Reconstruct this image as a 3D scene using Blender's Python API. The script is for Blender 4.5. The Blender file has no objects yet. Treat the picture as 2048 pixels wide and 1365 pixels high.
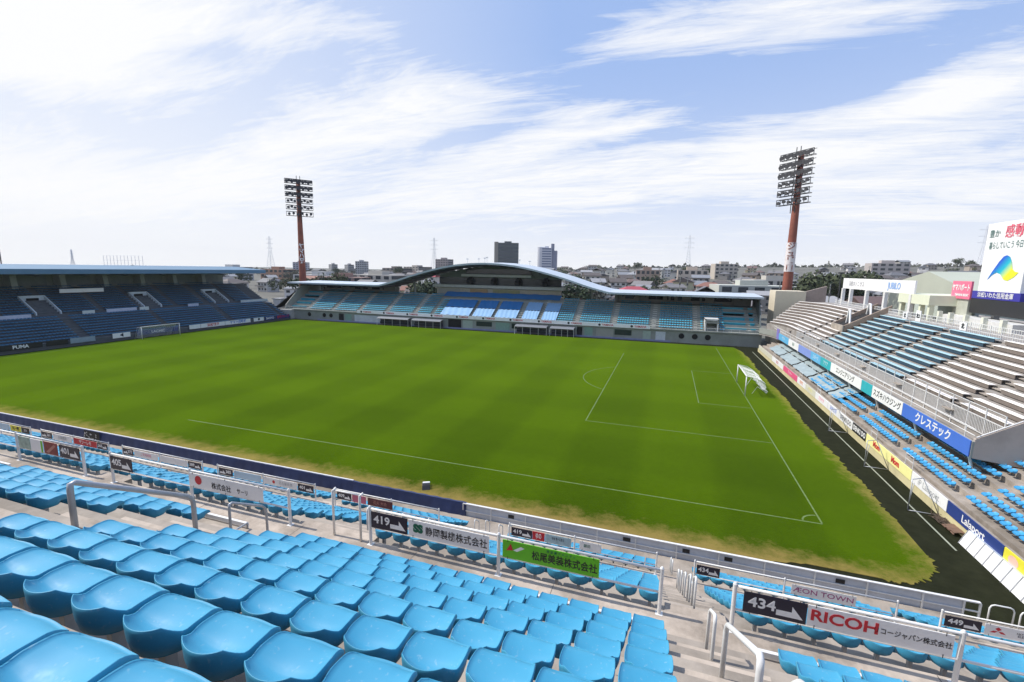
import bpy, math, random
import numpy as np
from mathutils import Vector, Matrix
R = math.radians
random.seed(7); rng = np.random.default_rng(7)
S = bpy.context.scene
COL = S.collection

# ---------------------------------------------------------------- camera
YAW, PIT, ROL, FPX = -.32391, -.15477, .01759, 922.2
f_ = Vector((math.sin(YAW)*math.cos(PIT), math.cos(YAW)*math.cos(PIT), math.sin(PIT)))
r_ = f_.cross(Vector((0, 0, 1))).normalized(); u_ = r_.cross(f_)
rr = r_*math.cos(ROL)+u_*math.sin(ROL); uu = -r_*math.sin(ROL)+u_*math.cos(ROL)
cd = bpy.data.cameras.new('camera'); cam = bpy.data.objects.new('camera', cd); COL.objects.link(cam)
CAM = Vector((-9.5786, -30.102, 14.694))
M = Matrix((rr, uu, -f_)).transposed().to_4x4(); M.translation = CAM
cam.matrix_world = M
cd.sensor_width = 36; cd.lens = FPX/2048*36; cd.clip_end = 9000; cd.clip_start = .05
S.camera = cam
# ---------------------------------------------------------------- light
SUN = Vector((-.80, -.03, 1)).normalized()
EL = math.asin(SUN.z)
sd = bpy.data.lights.new('sun', 'SUN'); sd.energy = 4.8; sd.angle = R(.5); sd.color = (1, .955, .89)
so = bpy.data.objects.new('sun', sd); so.rotation_euler = SUN.to_track_quat('Z', 'Y').to_euler(); COL.objects.link(so)
W = bpy.data.worlds.new('World'); S.world = W; W.use_nodes = True
nt = W.node_tree; nt.nodes.clear()
def N(t, nt_=None, **k):
    n = (nt_ or nt).nodes.new(t)
    for a, b in k.items(): setattr(n, a, b)
    return n
def LK(a, b, nt_=None): (nt_ or nt).links.new(a, b)
def math_(op, a, b=None, nt_=None, clamp=False):
    n = N('ShaderNodeMath', nt_, operation=op); n.use_clamp = clamp
    for i, v in enumerate((a, b)):
        if v is None: continue
        if isinstance(v, (int, float)): n.inputs[i].default_value = v
        else: LK(v, n.inputs[i], nt_)
    return n.outputs[0]
sky = N('ShaderNodeTexSky', sky_type='NISHITA'); sky.sun_disc = False; sky.sun_elevation = EL
sky.sun_rotation = math.atan2(SUN.x, SUN.y); sky.altitude = 50; sky.dust_density = 1.2; sky.air_density = 1.0
tc = N('ShaderNodeTexCoord'); sep = N('ShaderNodeSeparateXYZ'); LK(tc.outputs['Generated'], sep.inputs[0])
zc = math_('MAXIMUM', sep.outputs[2], 0.0)
den = math_('ADD', zc, .13)
px = math_('DIVIDE', sep.outputs[0], den); py = math_('DIVIDE', sep.outputs[1], den)
cmb = N('ShaderNodeCombineXYZ'); LK(px, cmb.inputs[0]); LK(py, cmb.inputs[1])
def cloud(rot, sx, sy, scale, det, rough, dist, off):
    m = N('ShaderNodeMapping'); m.vector_type = 'POINT'
    m.inputs['Rotation'].default_value = (0, 0, rot); m.inputs['Scale'].default_value = (sx, sy, 1); m.inputs['Location'].default_value = off
    LK(cmb.outputs[0], m.inputs[0])
    t = N('ShaderNodeTexNoise'); t.inputs['Scale'].default_value = scale; t.inputs['Detail'].default_value = det
    t.inputs['Roughness'].default_value = rough; t.inputs['Distortion'].default_value = dist
    LK(m.outputs[0], t.inputs[0]); return t.outputs[0]
CR = R(34)
c1 = cloud(CR, .5, 1.35, 2.1, 13, .66, 1.0, (3.3, 1.7, 0))
c2 = cloud(CR, .25, .55, .9, 3, .5, .3, (7.1, .6, 0))
c3 = cloud(R(22), .45, 2.4, 4.2, 13, .72, 1.4, (1, 5, 0))
mix = math_('ADD', math_('ADD', math_('MULTIPLY', c1, .66), math_('MULTIPLY', c2, .25)), math_('MULTIPLY', c3, .42))
# cloud banks: soft ellipses in the plane of the cloud layer, fixed in the sky
def skyp(x, y):
    d = (f_+rr*((x-1024)/FPX)+uu*((682.5-y)/FPX)).normalized(); q = max(d.z, 0)+.13
    return Vector((d.x/q, d.y/q, 0))
def bank(ax, ay, bx, by, hw, gain, inner=.25):
    A, B = skyp(ax, ay), skyp(bx, by); Cc = skyp((ax+bx)/2, (ay+by)/2); D = B-A; n = Vector((-D.y, D.x, 0)).normalized()
    L = math.hypot(bx-ax, by-ay); sx, sy = (by-ay)/L*hw, -(bx-ax)/L*hw
    P = skyp((ax+bx)/2+sx, (ay+by)/2+sy); w = abs((P-Cc).dot(n))+.02
    m = N('ShaderNodeMapping'); m.vector_type = 'TEXTURE'; m.inputs['Location'].default_value = Cc; m.inputs['Rotation'].default_value = (0, 0, math.atan2(D.y, D.x)); m.inputs['Scale'].default_value = (D.length/2*1.25, w*1.6, 1)
    LK(cmb.outputs[0], m.inputs[0]); l = N('ShaderNodeVectorMath', operation='LENGTH'); LK(m.outputs[0], l.inputs[0])
    r = N('ShaderNodeMapRange'); r.interpolation_type = 'SMOOTHSTEP'; r.inputs[1].default_value = inner; r.inputs[2].default_value = 1.15; r.inputs[3].default_value = gain; r.inputs[4].default_value = 0
    LK(l.outputs['Value'], r.inputs[0]); return r.outputs[0]
cov = None
for q in [(-250,60,420,130,110,.30),(-100,10,760,50,45,.20),(360,390,900,180,62,.26),(920,325,1480,165,30,.20),(1180,70,1850,10,55,.20),(560,430,1600,330,60,.22),(1300,360,2100,180,60,.20),(1750,235,2150,90,40,.18),(-200,420,560,360,90,.24),(1500,430,2100,380,70,.16),
          (830,60,1150,120,75,-.16),(1150,215,1850,150,38,-.16),(150,260,640,230,38,-.07)]:
    v = bank(*q); cov = v if cov is None else math_('ADD', cov, v)
mix = math_('ADD', mix, math_('SUBTRACT', cov, .10))
ramp = N('ShaderNodeValToRGB'); LK(mix, ramp.inputs[0])
e = ramp.color_ramp.elements; e[0].position = .585; e[0].color = (0, 0, 0, 1); e[1].position = .86; e[1].color = (1, 1, 1, 1)
m1 = ramp.color_ramp.elements.new(.70); m1.color = (.55, .55, .55, 1)
hz = math_('SUBTRACT', 1.0, math_('DIVIDE', zc, .42, clamp=True), clamp=True)
hz = math_('POWER', hz, 1.8)
leftw = math_('MULTIPLY', math_('SUBTRACT', -.22, sep.outputs[0]), .9, clamp=True)
inv = lambda v: math_('SUBTRACT', 1.0, v, clamp=True)
mask = inv(math_('MULTIPLY', math_('MULTIPLY', inv(math_('MULTIPLY', ramp.outputs[0], .97)), inv(math_('MULTIPLY', hz, .93))), inv(leftw)))
bgs = N('ShaderNodeBackground'); bgs.inputs[1].default_value = .115; 
hsv = N('ShaderNodeHueSaturation'); hsv.inputs['Saturation'].default_value = 1.0
LK(sky.outputs[0], hsv.inputs['Color']); LK(hsv.outputs[0], bgs.inputs[0])
bgc = N('ShaderNodeBackground'); bgc.inputs[0].default_value = (.985, .99, 1, 1); bgc.inputs[1].default_value = 1.02
base = N('ShaderNodeBackground'); base.inputs[0].default_value = (.40, .575, .98, 1); base.inputs[1].default_value = 1.0
ms0 = N('ShaderNodeMixShader'); ms0.inputs[0].default_value = .8; LK(bgs.outputs[0], ms0.inputs[1]); LK(base.outputs[0], ms0.inputs[2])
ms = N('ShaderNodeMixShader'); LK(mask, ms.inputs[0]); LK(ms0.outputs[0], ms.inputs[1]); LK(bgc.outputs[0], ms.inputs[2])
wo = N('ShaderNodeOutputWorld'); LK(ms.outputs[0], wo.inputs[0])
S.view_settings.view_transform = 'Standard'; S.view_settings.look = 'None'; S.view_settings.exposure = 0.0; S.view_settings.gamma = 1

# ---------------------------------------------------------------- materials
MC = {}
def mat(name, col, rough=.6, metal=0., var=.12, scale=2.0, bump=0., spec=.5, stain=0., stretch=None, coat=0.):
    if name in MC: return MC[name]
    m = bpy.data.materials.new(name); m.use_nodes = True; t = m.node_tree; b = t.nodes['Principled BSDF']
    b.inputs['Roughness'].default_value = rough; b.inputs['Metallic'].default_value = metal
    b.inputs['Specular IOR Level'].default_value = spec
    if coat: b.inputs['Coat Weight'].default_value = coat
    g = N('ShaderNodeNewGeometry', t); mp = N('ShaderNodeMapping', t)
    if stretch: mp.inputs['Scale'].default_value = stretch
    LK(g.outputs['Position'], mp.inputs[0], t)
    n = N('ShaderNodeTexNoise', t); n.inputs['Scale'].default_value = scale; n.inputs['Detail'].default_value = 6; n.inputs['Roughness'].default_value = .62
    LK(mp.outputs[0], n.inputs[0], t)
    mx = N('ShaderNodeMix', t, data_type='RGBA')
    c = Vector(col)
    mx.inputs[6].default_value = (*(c*(1-var*2)), 1); mx.inputs[7].default_value = (*[min(1, v) for v in c*(1+var*2)], 1)
    LK(n.outputs[0], mx.inputs[0], t); out = mx.outputs[2]
    if stain:
        n2 = N('ShaderNodeTexNoise', t); n2.inputs['Scale'].default_value = scale*.35; n2.inputs['Detail'].default_value = 9; n2.inputs['Roughness'].default_value = .7
        LK(mp.outputs[0], n2.inputs[0], t)
        rp = N('ShaderNodeValToRGB', t); rp.color_ramp.elements[0].position = .44; rp.color_ramp.elements[1].position = .62
        LK(n2.outputs[0], rp.inputs[0], t)
        m2 = N('ShaderNodeMix', t, data_type='RGBA'); LK(math_('MULTIPLY', rp.outputs[0], stain, t), m2.inputs[0], t)
        LK(out, m2.inputs[6], t); m2.inputs[7].default_value = (c.x*.38, c.y*.37, c.z*.35, 1); out = m2.outputs[2]
    LK(out, b.inputs['Base Color'], t)
    if bump:
        bp = N('ShaderNodeBump', t); bp.inputs['Strength'].default_value = bump; bp.inputs['Distance'].default_value = .02
        n3 = N('ShaderNodeTexNoise', t); n3.inputs['Scale'].default_value = scale*9; n3.inputs['Detail'].default_value = 4
        LK(mp.outputs[0], n3.inputs[0], t); LK(n3.outputs[0], bp.inputs['Height'], t); LK(bp.outputs[0], b.inputs['Normal'], t)
    MC[name] = m; return m
def seatmat(name, col, fade, rough=.35):
    m = bpy.data.materials.new(name); m.use_nodes = True; t = m.node_tree; b = t.nodes['Principled BSDF']
    oi = N('ShaderNodeObjectInfo', t); g = N('ShaderNodeNewGeometry', t)
    n = N('ShaderNodeTexNoise', t); n.inputs['Scale'].default_value = 1.3; n.inputs['Detail'].default_value = 5; LK(g.outputs['Position'], n.inputs[0], t)
    n2 = N('ShaderNodeTexNoise', t); n2.inputs['Scale'].default_value = 26; n2.inputs['Detail'].default_value = 6; LK(g.outputs['Position'], n2.inputs[0], t)
    f = math_('ADD', math_('MULTIPLY', oi.outputs['Random'], .55), math_('MULTIPLY', math_('SUBTRACT', n.outputs[0], .12, t), .95, t), t)
    f = math_('MULTIPLY', f, .85, t, True)
    mx = N('ShaderNodeMix', t, data_type='RGBA'); LK(f, mx.inputs[0], t); mx.inputs[6].default_value = (*col, 1); mx.inputs[7].default_value = (*fade, 1)
    # dust specks
    rp = N('ShaderNodeValToRGB', t); rp.color_ramp.elements[0].position = .62; rp.color_ramp.elements[1].position = .78; LK(n2.outputs[0], rp.inputs[0], t)
    m2 = N('ShaderNodeMix', t, data_type='RGBA'); LK(math_('MULTIPLY', rp.outputs[0], .4, t), m2.inputs[0], t); LK(mx.outputs[2], m2.inputs[6], t); m2.inputs[7].default_value = (.38, .50, .56, 1)
    LK(m2.outputs[2], b.inputs['Base Color'], t)
    LK(math_('ADD', math_('MULTIPLY', n2.outputs[0], .25, t), rough-.1, t), b.inputs['Roughness'], t)
    b.inputs['Specular IOR Level'].default_value = .38
    MC[name] = m; return m
SEAT = seatmat('seat_plastic', (.003, .185, .36), (.065, .33, .50), .5)
SEAT_N = seatmat('seat_plastic_north', (.03, .24, .50), (.06, .33, .58), .45)
SEAT_M = seatmat('seat_plastic_main', (.02, .25, .42), (.06, .36, .50), .45)
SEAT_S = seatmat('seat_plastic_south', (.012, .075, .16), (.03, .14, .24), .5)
CONC = mat('concrete', (.36, .31, .26), .9, var=.2, scale=1.1, bump=.4, stain=.62)
CONC2 = mat('concrete_pale', (.46, .385, .315), .9, var=.16, scale=1.5, bump=.4, stain=.75)
CONCD = mat('concrete_dark', (.27, .255, .23), .92, var=.16, scale=.9, bump=.3, stain=.5)
CONCG = mat('concrete_grey', (.30, .31, .28), .9, var=.10, scale=.5, bump=.1, stain=.3)
WHITE = mat('white_paint', (.72, .71, .69), .42, var=.05, scale=6, stain=.12)
GREYP = mat('galvanised_pipe', (.42, .43, .45), .45, metal=.4, var=.08, scale=8, stain=.2)
PANEL = mat('white_sheet_panel', (.58, .60, .64), .5, var=.05, scale=3, stain=.22)
NAVYT = mat('navy_tarp', (.016, .032, .105), .55, var=.2, scale=1.5, bump=.5)
NAVY = mat('navy_sign', (.008, .008, .03), .4, var=.1)
SIGNW = mat('sign_white', (.83, .82, .81), .45, var=.04, scale=2, stain=.1, bump=.25)
BLACK = mat('black_paint', (.012, .012, .014), .5)
RED = mat('red_ink', (.55, .015, .03), .5, var=.03)
GREEN = mat('green_ink', (.0, .12, .07), .5)
LIME = mat('lime_sign', (.12, .50, .012), .45, var=.04)
YEL = mat('yellow_sign', (.78, .70, .05), .5, var=.04)
PYEL = mat('pale_yellow_sign', (.85, .80, .33), .5, var=.04)
BLUE = mat('blue_sign', (.06, .16, .58), .5, var=.05)
TEAL = mat('teal_sign', (.03, .40, .45), .5, var=.1)
MAST = mat('rusty_mast', (.26, .075, .045), .7, var=.25, scale=.8, stain=.3)
STEEL = mat('dark_steel', (.05, .05, .055), .6, metal=.3)
CREAM = mat('cream_wall', (.62, .55, .42), .85, var=.06, scale=.6, stain=.12)
CREAMW = mat('cream_kerb_wall', (.60, .53, .30), .85, var=.12, scale=.8, stain=.3)
ROOFM = mat('roof_metal', (.50, .56, .62), .5, metal=.2, var=.06, scale=.4)
ROOFB = mat('roof_blue', (.09, .19, .29), .5, metal=.1, var=.06, scale=.4)
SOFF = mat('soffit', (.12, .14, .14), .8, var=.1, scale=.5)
WALLB = mat('beige_wall', (.34, .33, .29), .85, var=.08, scale=.3)
GLASS = mat('window_glass', (.03, .04, .05), .12, var=.2, scale=.4)
DARK = mat('dark_opening', (.012, .012, .012), .9)
BENCHB = mat('bench_blue', (.42, .61, .66), .5, var=.12, scale=1.2, stain=.12)
BENCHW = mat('bench_white', (.84, .79, .74), .55, var=.06, scale=1.2, stain=.15)
BENCHT = mat('bench_teal', (.02, .30, .42), .45, var=.25, scale=.5)
COVER = mat('cover_sheet', (.22, .40, .62), .6, var=.1, scale=.6, bump=.4)
COVER2 = mat('cover_sheet_blue', (.03, .17, .42), .6, var=.12, scale=.4, bump=.4)
TARP = mat('pale_tarp', (.28, .34, .35), .55, var=.15, scale=.8, bump=.5)

# ---------------------------------------------------------------- mesh helpers
class MB:
    def __init__(s): s.v = []; s.f = []; s.m = []; s.mi = 0
    def add(s, vs, fs):
        o = len(s.v); s.v += [tuple(map(float, p)) for p in vs]
        for f in fs: s.f.append(tuple(o+i for i in f)); s.m.append(s.mi)
    def box(s, x0, x1, y0, y1, z0, z1):
        s.add([(x0,y0,z0),(x1,y0,z0),(x1,y1,z0),(x0,y1,z0),(x0,y0,z1),(x1,y0,z1),(x1,y1,z1),(x0,y1,z1)],
              [(3,2,1,0),(4,5,6,7),(0,1,5,4),(1,2,6,5),(2,3,7,6),(3,0,4,7)])
    def obox(s, c, ax, ay, az):   # centre, half axes vectors
        c, ax, ay, az = map(Vector, (c, ax, ay, az))
        P = [c+ax*i+ay*j+az*k for k in (-1,1) for j in (-1,1) for i in (-1,1)]
        s.add(P, [(0,2,3,1),(4,5,7,6),(0,1,5,4),(2,6,7,3),(0,4,6,2),(1,3,7,5)])
    def prismx(s, prof, x0, x1, cap=True):   # prof list of (y,z), extruded along x
        n = len(prof); s.add([(x0,y,z) for y,z in prof]+[(x1,y,z) for y,z in prof],
              [(i,(i+1)%n,n+(i+1)%n,n+i) for i in range(n)]+([tuple(range(n))[::-1], tuple(range(n,2*n))] if cap else []))
    def prismy(s, prof, y0, y1):   # prof (x,z)
        n = len(prof); s.add([(x,y0,z) for x,z in prof]+[(x,y1,z) for x,z in prof],
              [(i,(i+1)%n,n+(i+1)%n,n+i) for i in range(n)]+[tuple(range(n))[::-1], tuple(range(n,2*n))])
    def prismz(s, prof, z0, z1):
        n = len(prof); s.add([(x,y,z0) for x,y in prof]+[(x,y,z1) for x,y in prof],
              [(i,(i+1)%n,n+(i+1)%n,n+i) for i in range(n)]+[tuple(range(n))[::-1], tuple(range(n,2*n))])
    def tube(s, pts, r, n=8, r2=None, cap=True):
        pts = [Vector(p) for p in pts]; L = len(pts); V = []
        a = None
        for i, p in enumerate(pts):
            d = (pts[min(i+1,L-1)]-pts[max(i-1,0)]).normalized()
            if a is None: a = d.cross(Vector((0,0,1)) if abs(d.z) < .9 else Vector((1,0,0))).normalized()
            a = (a-d*a.dot(d)).normalized(); b = d.cross(a)
            q = r if r2 is None else r+(r2-r)*i/(L-1)
            for k in range(n):
                t = 2*math.pi*k/n; V.append(p+a*q*math.cos(t)+b*q*math.sin(t))
        F = [(i*n+k, i*n+(k+1)%n, (i+1)*n+(k+1)%n, (i+1)*n+k) for i in range(L-1) for k in range(n)]
        if cap: F += [tuple(range(n))[::-1], tuple((L-1)*n+k for k in range(n))]
        s.add(V, F)
    def quad(s, a, b, c, d): s.add([a,b,c,d], [(0,1,2,3)])
    def sheet(s, fn, nu, nv):
        V = [fn(i/nu, j/nv) for j in range(nv+1) for i in range(nu+1)]
        s.add(V, [(j*(nu+1)+i, j*(nu+1)+i+1, (j+1)*(nu+1)+i+1, (j+1)*(nu+1)+i) for j in range(nv) for i in range(nu)])
    def build(s, name, mats, parent=None, smooth=False, bevel=0, recalc=False):
        me = bpy.data.meshes.new(name); me.from_pydata(s.v, [], s.f)
        for m in (mats if isinstance(mats, (list, tuple)) else [mats]): me.materials.append(m)
        if any(s.m): me.polygons.foreach_set('material_index', s.m)
        if smooth: me.polygons.foreach_set('use_smooth', [True]*len(s.f))
        me.update()
        o = bpy.data.objects.new(name, me); COL.objects.link(o)
        if parent is not None: o.parent = parent
        if bevel:
            b = o.modifiers.new('bevel', 'BEVEL'); b.width = bevel; b.segments = 2; b.limit_method = 'ANGLE'
        return o
def tag(o, label=None, cat=None, group=None, kind=None):
    if label: o['label'] = label
    if cat: o['category'] = cat
    if group: o['group'] = group
    if kind: o['kind'] = kind
    return o
def empty(name, loc=(0,0,0), label=None, cat=None, group=None, rz=0):
    o = bpy.data.objects.new(name, None); COL.objects.link(o); o.location = loc; o.rotation_euler.z = rz
    o.empty_display_size = .2
    return tag(o, label, cat, group)
def kids(o): return [c for c in bpy.data.objects if c.parent == o]
def child(o, parent, keep=True):    # parent while geometry is in world coordinates
    o.parent = parent
    if keep: o.matrix_parent_inverse = Matrix.Translation(parent.location).inverted()
    return o
def copy_of(root, ch, loc, rz=0, label=None, group=None):
    r = root.copy(); COL.objects.link(r); r.location = loc; r.rotation_euler.z = rz
    if label: r['label'] = label
    if group: r['group'] = group
    for c, gs in ch:
        d = c.copy(); COL.objects.link(d); d.parent = r
        for g in gs:
            e_ = g.copy(); COL.objects.link(e_); e_.parent = d
    return r
def text(body, size, loc, face, material, parent, align='CENTER', sx=1., name='lettering', ext=.002, bold=0., maxw=None):
    """face: 'S' faces -y, 'W' faces -x (read from the pitch), 'E' faces +x"""
    c = bpy.data.curves.new(name, 'FONT'); c.body = body; c.size = size; c.align_x = align; c.align_y = 'CENTER'; c.extrude = ext; c.offset = bold; c.resolution_u = 3
    tmp = bpy.data.objects.new(name, c); COL.objects.link(tmp); bpy.context.view_layer.update()
    me = bpy.data.meshes.new_from_object(tmp.evaluated_get(bpy.context.evaluated_depsgraph_get()))
    bpy.data.objects.remove(tmp); bpy.data.curves.remove(c)
    me.materials.clear(); me.materials.append(material)
    X = {'S': (1,0,0), 'W': (0,-1,0), 'E': (0,1,0)}[face]; X = Vector(X); Z = X.cross(Vector((0,0,1)))
    if maxw:
        w_ = max(v.co.x for v in me.vertices)-min(v.co.x for v in me.vertices)
        if w_*sx > maxw: sx = maxw/w_
    m = Matrix((X*sx, Vector((0,0,1)), Z)).transposed().to_4x4(); m.translation = Vector(loc)
    me.transform(m); me.name = name
    o = bpy.data.objects.new(name, me); COL.objects.link(o)
    if parent: child(o, parent)
    return o
ORD = ['first','second','third','fourth','fifth','sixth','seventh','eighth','ninth','tenth','eleventh','twelfth','thirteenth','fourteenth','fifteenth','sixteenth','seventeenth','eighteenth','nineteenth','twentieth']
def ordn(i): return ORD[i] if i < 20 else '%dth' % (i+1)

# ================================================================ GROUND
def grassmat():
    m = bpy.data.materials.new('pitch_grass'); m.use_nodes = True; t = m.node_tree; b = t.nodes['Principled BSDF']
    b.inputs['Roughness'].default_value = .85; b.inputs['Specular IOR Level'].default_value = .0; b.inputs['Sheen Weight'].default_value = .55; b.inputs['Sheen Roughness'].default_value = .42; b.inputs['Sheen Tint'].default_value = (.52, .80, .04, 1)
    g = N('ShaderNodeNewGeometry', t); s = N('ShaderNodeSeparateXYZ', t); LK(g.outputs['Position'], s.inputs[0], t)
    def noise(sc, det=5, st=(1,1,1), ro=.6):
        mp = N('ShaderNodeMapping', t); mp.inputs['Scale'].default_value = st; LK(g.outputs['Position'], mp.inputs[0], t)
        n = N('ShaderNodeTexNoise', t); n.inputs['Scale'].default_value = sc; n.inputs['Detail'].default_value = det; n.inputs['Roughness'].default_value = ro; LK(mp.outputs[0], n.inputs[0], t); return n.outputs[0]
    wob = math_('MULTIPLY', math_('SUBTRACT', noise(.4, 3), .5, t), .8, t)
    def stripes(o, per, ph):
        v = math_('SINE', math_('MULTIPLY', math_('ADD', math_('ADD', o, wob, t), ph, t), math.pi*2/per, t), None, t)
        return math_('MULTIPLY', math_('ADD', math_('MULTIPLY', v, 5, t), 0, t), .5, t)
    def sq(v):
        mr = N('ShaderNodeMapRange', t); mr.inputs[1].default_value = -.8; mr.inputs[2].default_value = .8; mr.inputs[3].default_value = 0; mr.inputs[4].default_value = 1
        LK(v, mr.inputs[0], t); return mr.outputs[0]
    sxn = sq(stripes(s.outputs[0], 11, 0)); syn = sq(stripes(s.outputs[1], 13.6, 3.4))
    f = math_('ADD', math_('MULTIPLY', sxn, .26, t), math_('MULTIPLY', syn, .16, t), t)
    f = math_('ADD', f, math_('MULTIPLY', math_('SUBTRACT', noise(.07, 6), .36, t), .9, t), t)
    f = math_('ADD', f, math_('MULTIPLY', math_('SUBTRACT', noise(1.7, 8, (1, 1, 1), .7), .5, t), .6, t), t)
    f = math_('ADD', f, math_('MULTIPLY', math_('SUBTRACT', noise(11, 6, (1, 1, 1), .8), .5, t), 1.1, t), t, True)
    mx = N('ShaderNodeMix', t, data_type='RGBA'); LK(f, mx.inputs[0], t)
    mx.inputs[6].default_value = (.013, .031, .0015, 1); mx.inputs[7].default_value = (.052, .095, .002, 1)
    # worn dry rim near the turf's edge (distance to the pitch rectangle)
    dx = math_('SUBTRACT', s.outputs[0], 2.4, t); dy = math_('SUBTRACT', -2.3, s.outputs[1], t)
    dxp = math_('MAXIMUM', dx, 0, t); dyp = math_('MAXIMUM', dy, 0, t)
    d = math_('SQRT', math_('ADD', math_('MULTIPLY', dxp, dxp, t), math_('MULTIPLY', dyp, dyp, t), t), None, t)
    d = math_('ADD', d, math_('MULTIPLY', math_('SUBTRACT', noise(.8, 10, (1,1,1), .78), .5, t), 4.6, t), t)
    mr = N('ShaderNodeMapRange', t); mr.inputs[1].default_value = 1.0; mr.inputs[2].default_value = 2.6; LK(d, mr.inputs[0], t)
    m2 = N('ShaderNodeMix', t, data_type='RGBA'); LK(math_('MULTIPLY', mr.outputs[0], .68, t), m2.inputs[0], t); LK(mx.outputs[2], m2.inputs[6], t); m2.inputs[7].default_value = (.30, .19, .07, 1)
    LK(m2.outputs[2], b.inputs['Base Color'], t)
    bp = N('ShaderNodeBump', t); bp.inputs['Strength'].default_value = .5; bp.inputs['Distance'].default_value = .03; LK(noise(14, 3), bp.inputs['Height'], t); LK(bp.outputs[0], b.inputs['Normal'], t)
    return m
FIELD = mat('surrounding_ground', (.12, .125, .10), .95, var=.3, scale=.03, stain=.3)
mb = MB(); mb.quad((-2400,-500,-.05),(1900,-500,-.05),(1900,2300,-.05),(-2400,2300,-.05))
tag(mb.build('ground', FIELD), kind='structure')
TURF = mat('track_turf', (.019, .021, .010), .95, var=.25, scale=1.6, bump=.3, spec=.06, stain=.3)
mb = MB(); mb.quad((-109,-8,-.008),(9,-8,-.008),(9,72.2,-.008),(-109,72.2,-.008)); tag(mb.build('track', TURF), kind='structure')
edge = [(-106.6, 69.9), (-106.6, -5.6)]; jr = random.Random(3); J = lambda s_=.16: jr.gauss(0, s_)
for x in np.linspace(-100, -2, 420): edge.append((x, (-5.75 if x < -8 else -5.75+.9*((x+8)/6)**1.5)-.12*math.sin(x*.21)-.06*math.sin(x*.9)+J(.05)))
for a in np.linspace(-90, 0, 60): q_ = J(.09); edge.append((1.3+(3.15+q_)*math.cos(R(a)), -1.6+(3.25+q_)*math.sin(R(a))))
for y in np.linspace(2, 66, 360): edge.append((4.3+.16*math.sin(y*.25)+.08*math.sin(y*1.1)+J(.09), y))
edge += [(3.4, 69.9)]
mb = MB(); mb.prismz(edge, -.004, .02); tag(mb.build('pitch', grassmat()), kind='structure')
LINE = mat('pitch_line_paint', (.12, .18, .045), .8, var=.4, scale=2.5)
mb = MB(); lz = .024; lw = .05
def ln(x0, y0, x1, y1, w=lw):
    d = Vector((x1-x0, y1-y0, 0)).normalized(); n = Vector((-d.y, d.x, 0))*w
    a, b = Vector((x0,y0,lz)), Vector((x1,y1,lz)); mb.quad(a-n, b-n, b+n, a+n)
ln(-52,0,0,0); ln(0,0.07,0,67.9); ln(-105,.07,-105,67.9,.03); 
for sx_ in (0,):
    X_ = (lambda v: -v) if sx_ == 0 else (lambda v: -105+v)
    ln(X_(.08),13.84,X_(16.4),13.84); ln(X_(16.5),13.8,X_(16.5),54.2)
    ln(X_(.08),24.84,X_(5.4),24.84); ln(X_(.08),43.16,X_(5.4),43.16); ln(X_(5.5),24.8,X_(5.5),43.2)
def arc(cx, cy, r, a0, a1, n):
    for i in range(n):
        p, q = R(a0+(a1-a0)*i/n), R(a0+(a1-a0)*(i+1)/n)
        mb.quad(*[(cx+(r+w)*math.cos(t), cy+(r+w)*math.sin(t), lz) for t, w in ((p,-lw),(q,-lw),(q,lw),(p,lw))])
arc(-11, 34, 9.15, 180-53, 180+53, 24); arc(0, 0, 1, 96, 172, 8); 
tag(mb.build('pitch_markings', LINE), kind='structure')
mb = MB(); lz = .003; ln(6.15, -.5, 6.2, 66, .05); tag(mb.build('track_line', mat('faded_line', (.30, .32, .24), .8, var=.2)), kind='structure')
def hill(x, y):
    az = math.degrees(math.atan2(x+9.6, y+30)); d = math.hypot(x+9.6, y+30)
    A = np.interp(az, [-60,-42,-27,-14,-4,9,25,50], [0,1,5,12,19,23,26,26])
    t = min(1, max(0, (d-170)/560))
    return A*t*(1-.35*max(0, min(1, (d-740)/900)))
mb = MB()
mb.sheet(lambda u, v: (lambda x, y: (x, y, hill(x, y)-.02))(-1300+2300*u, 92+1500*v), 92, 60)
tag(mb.build('hillside', mat('hill_ground', (.13, .125, .105), .95, var=.35, scale=.05, stain=.3), smooth=True), kind='structure')

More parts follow.
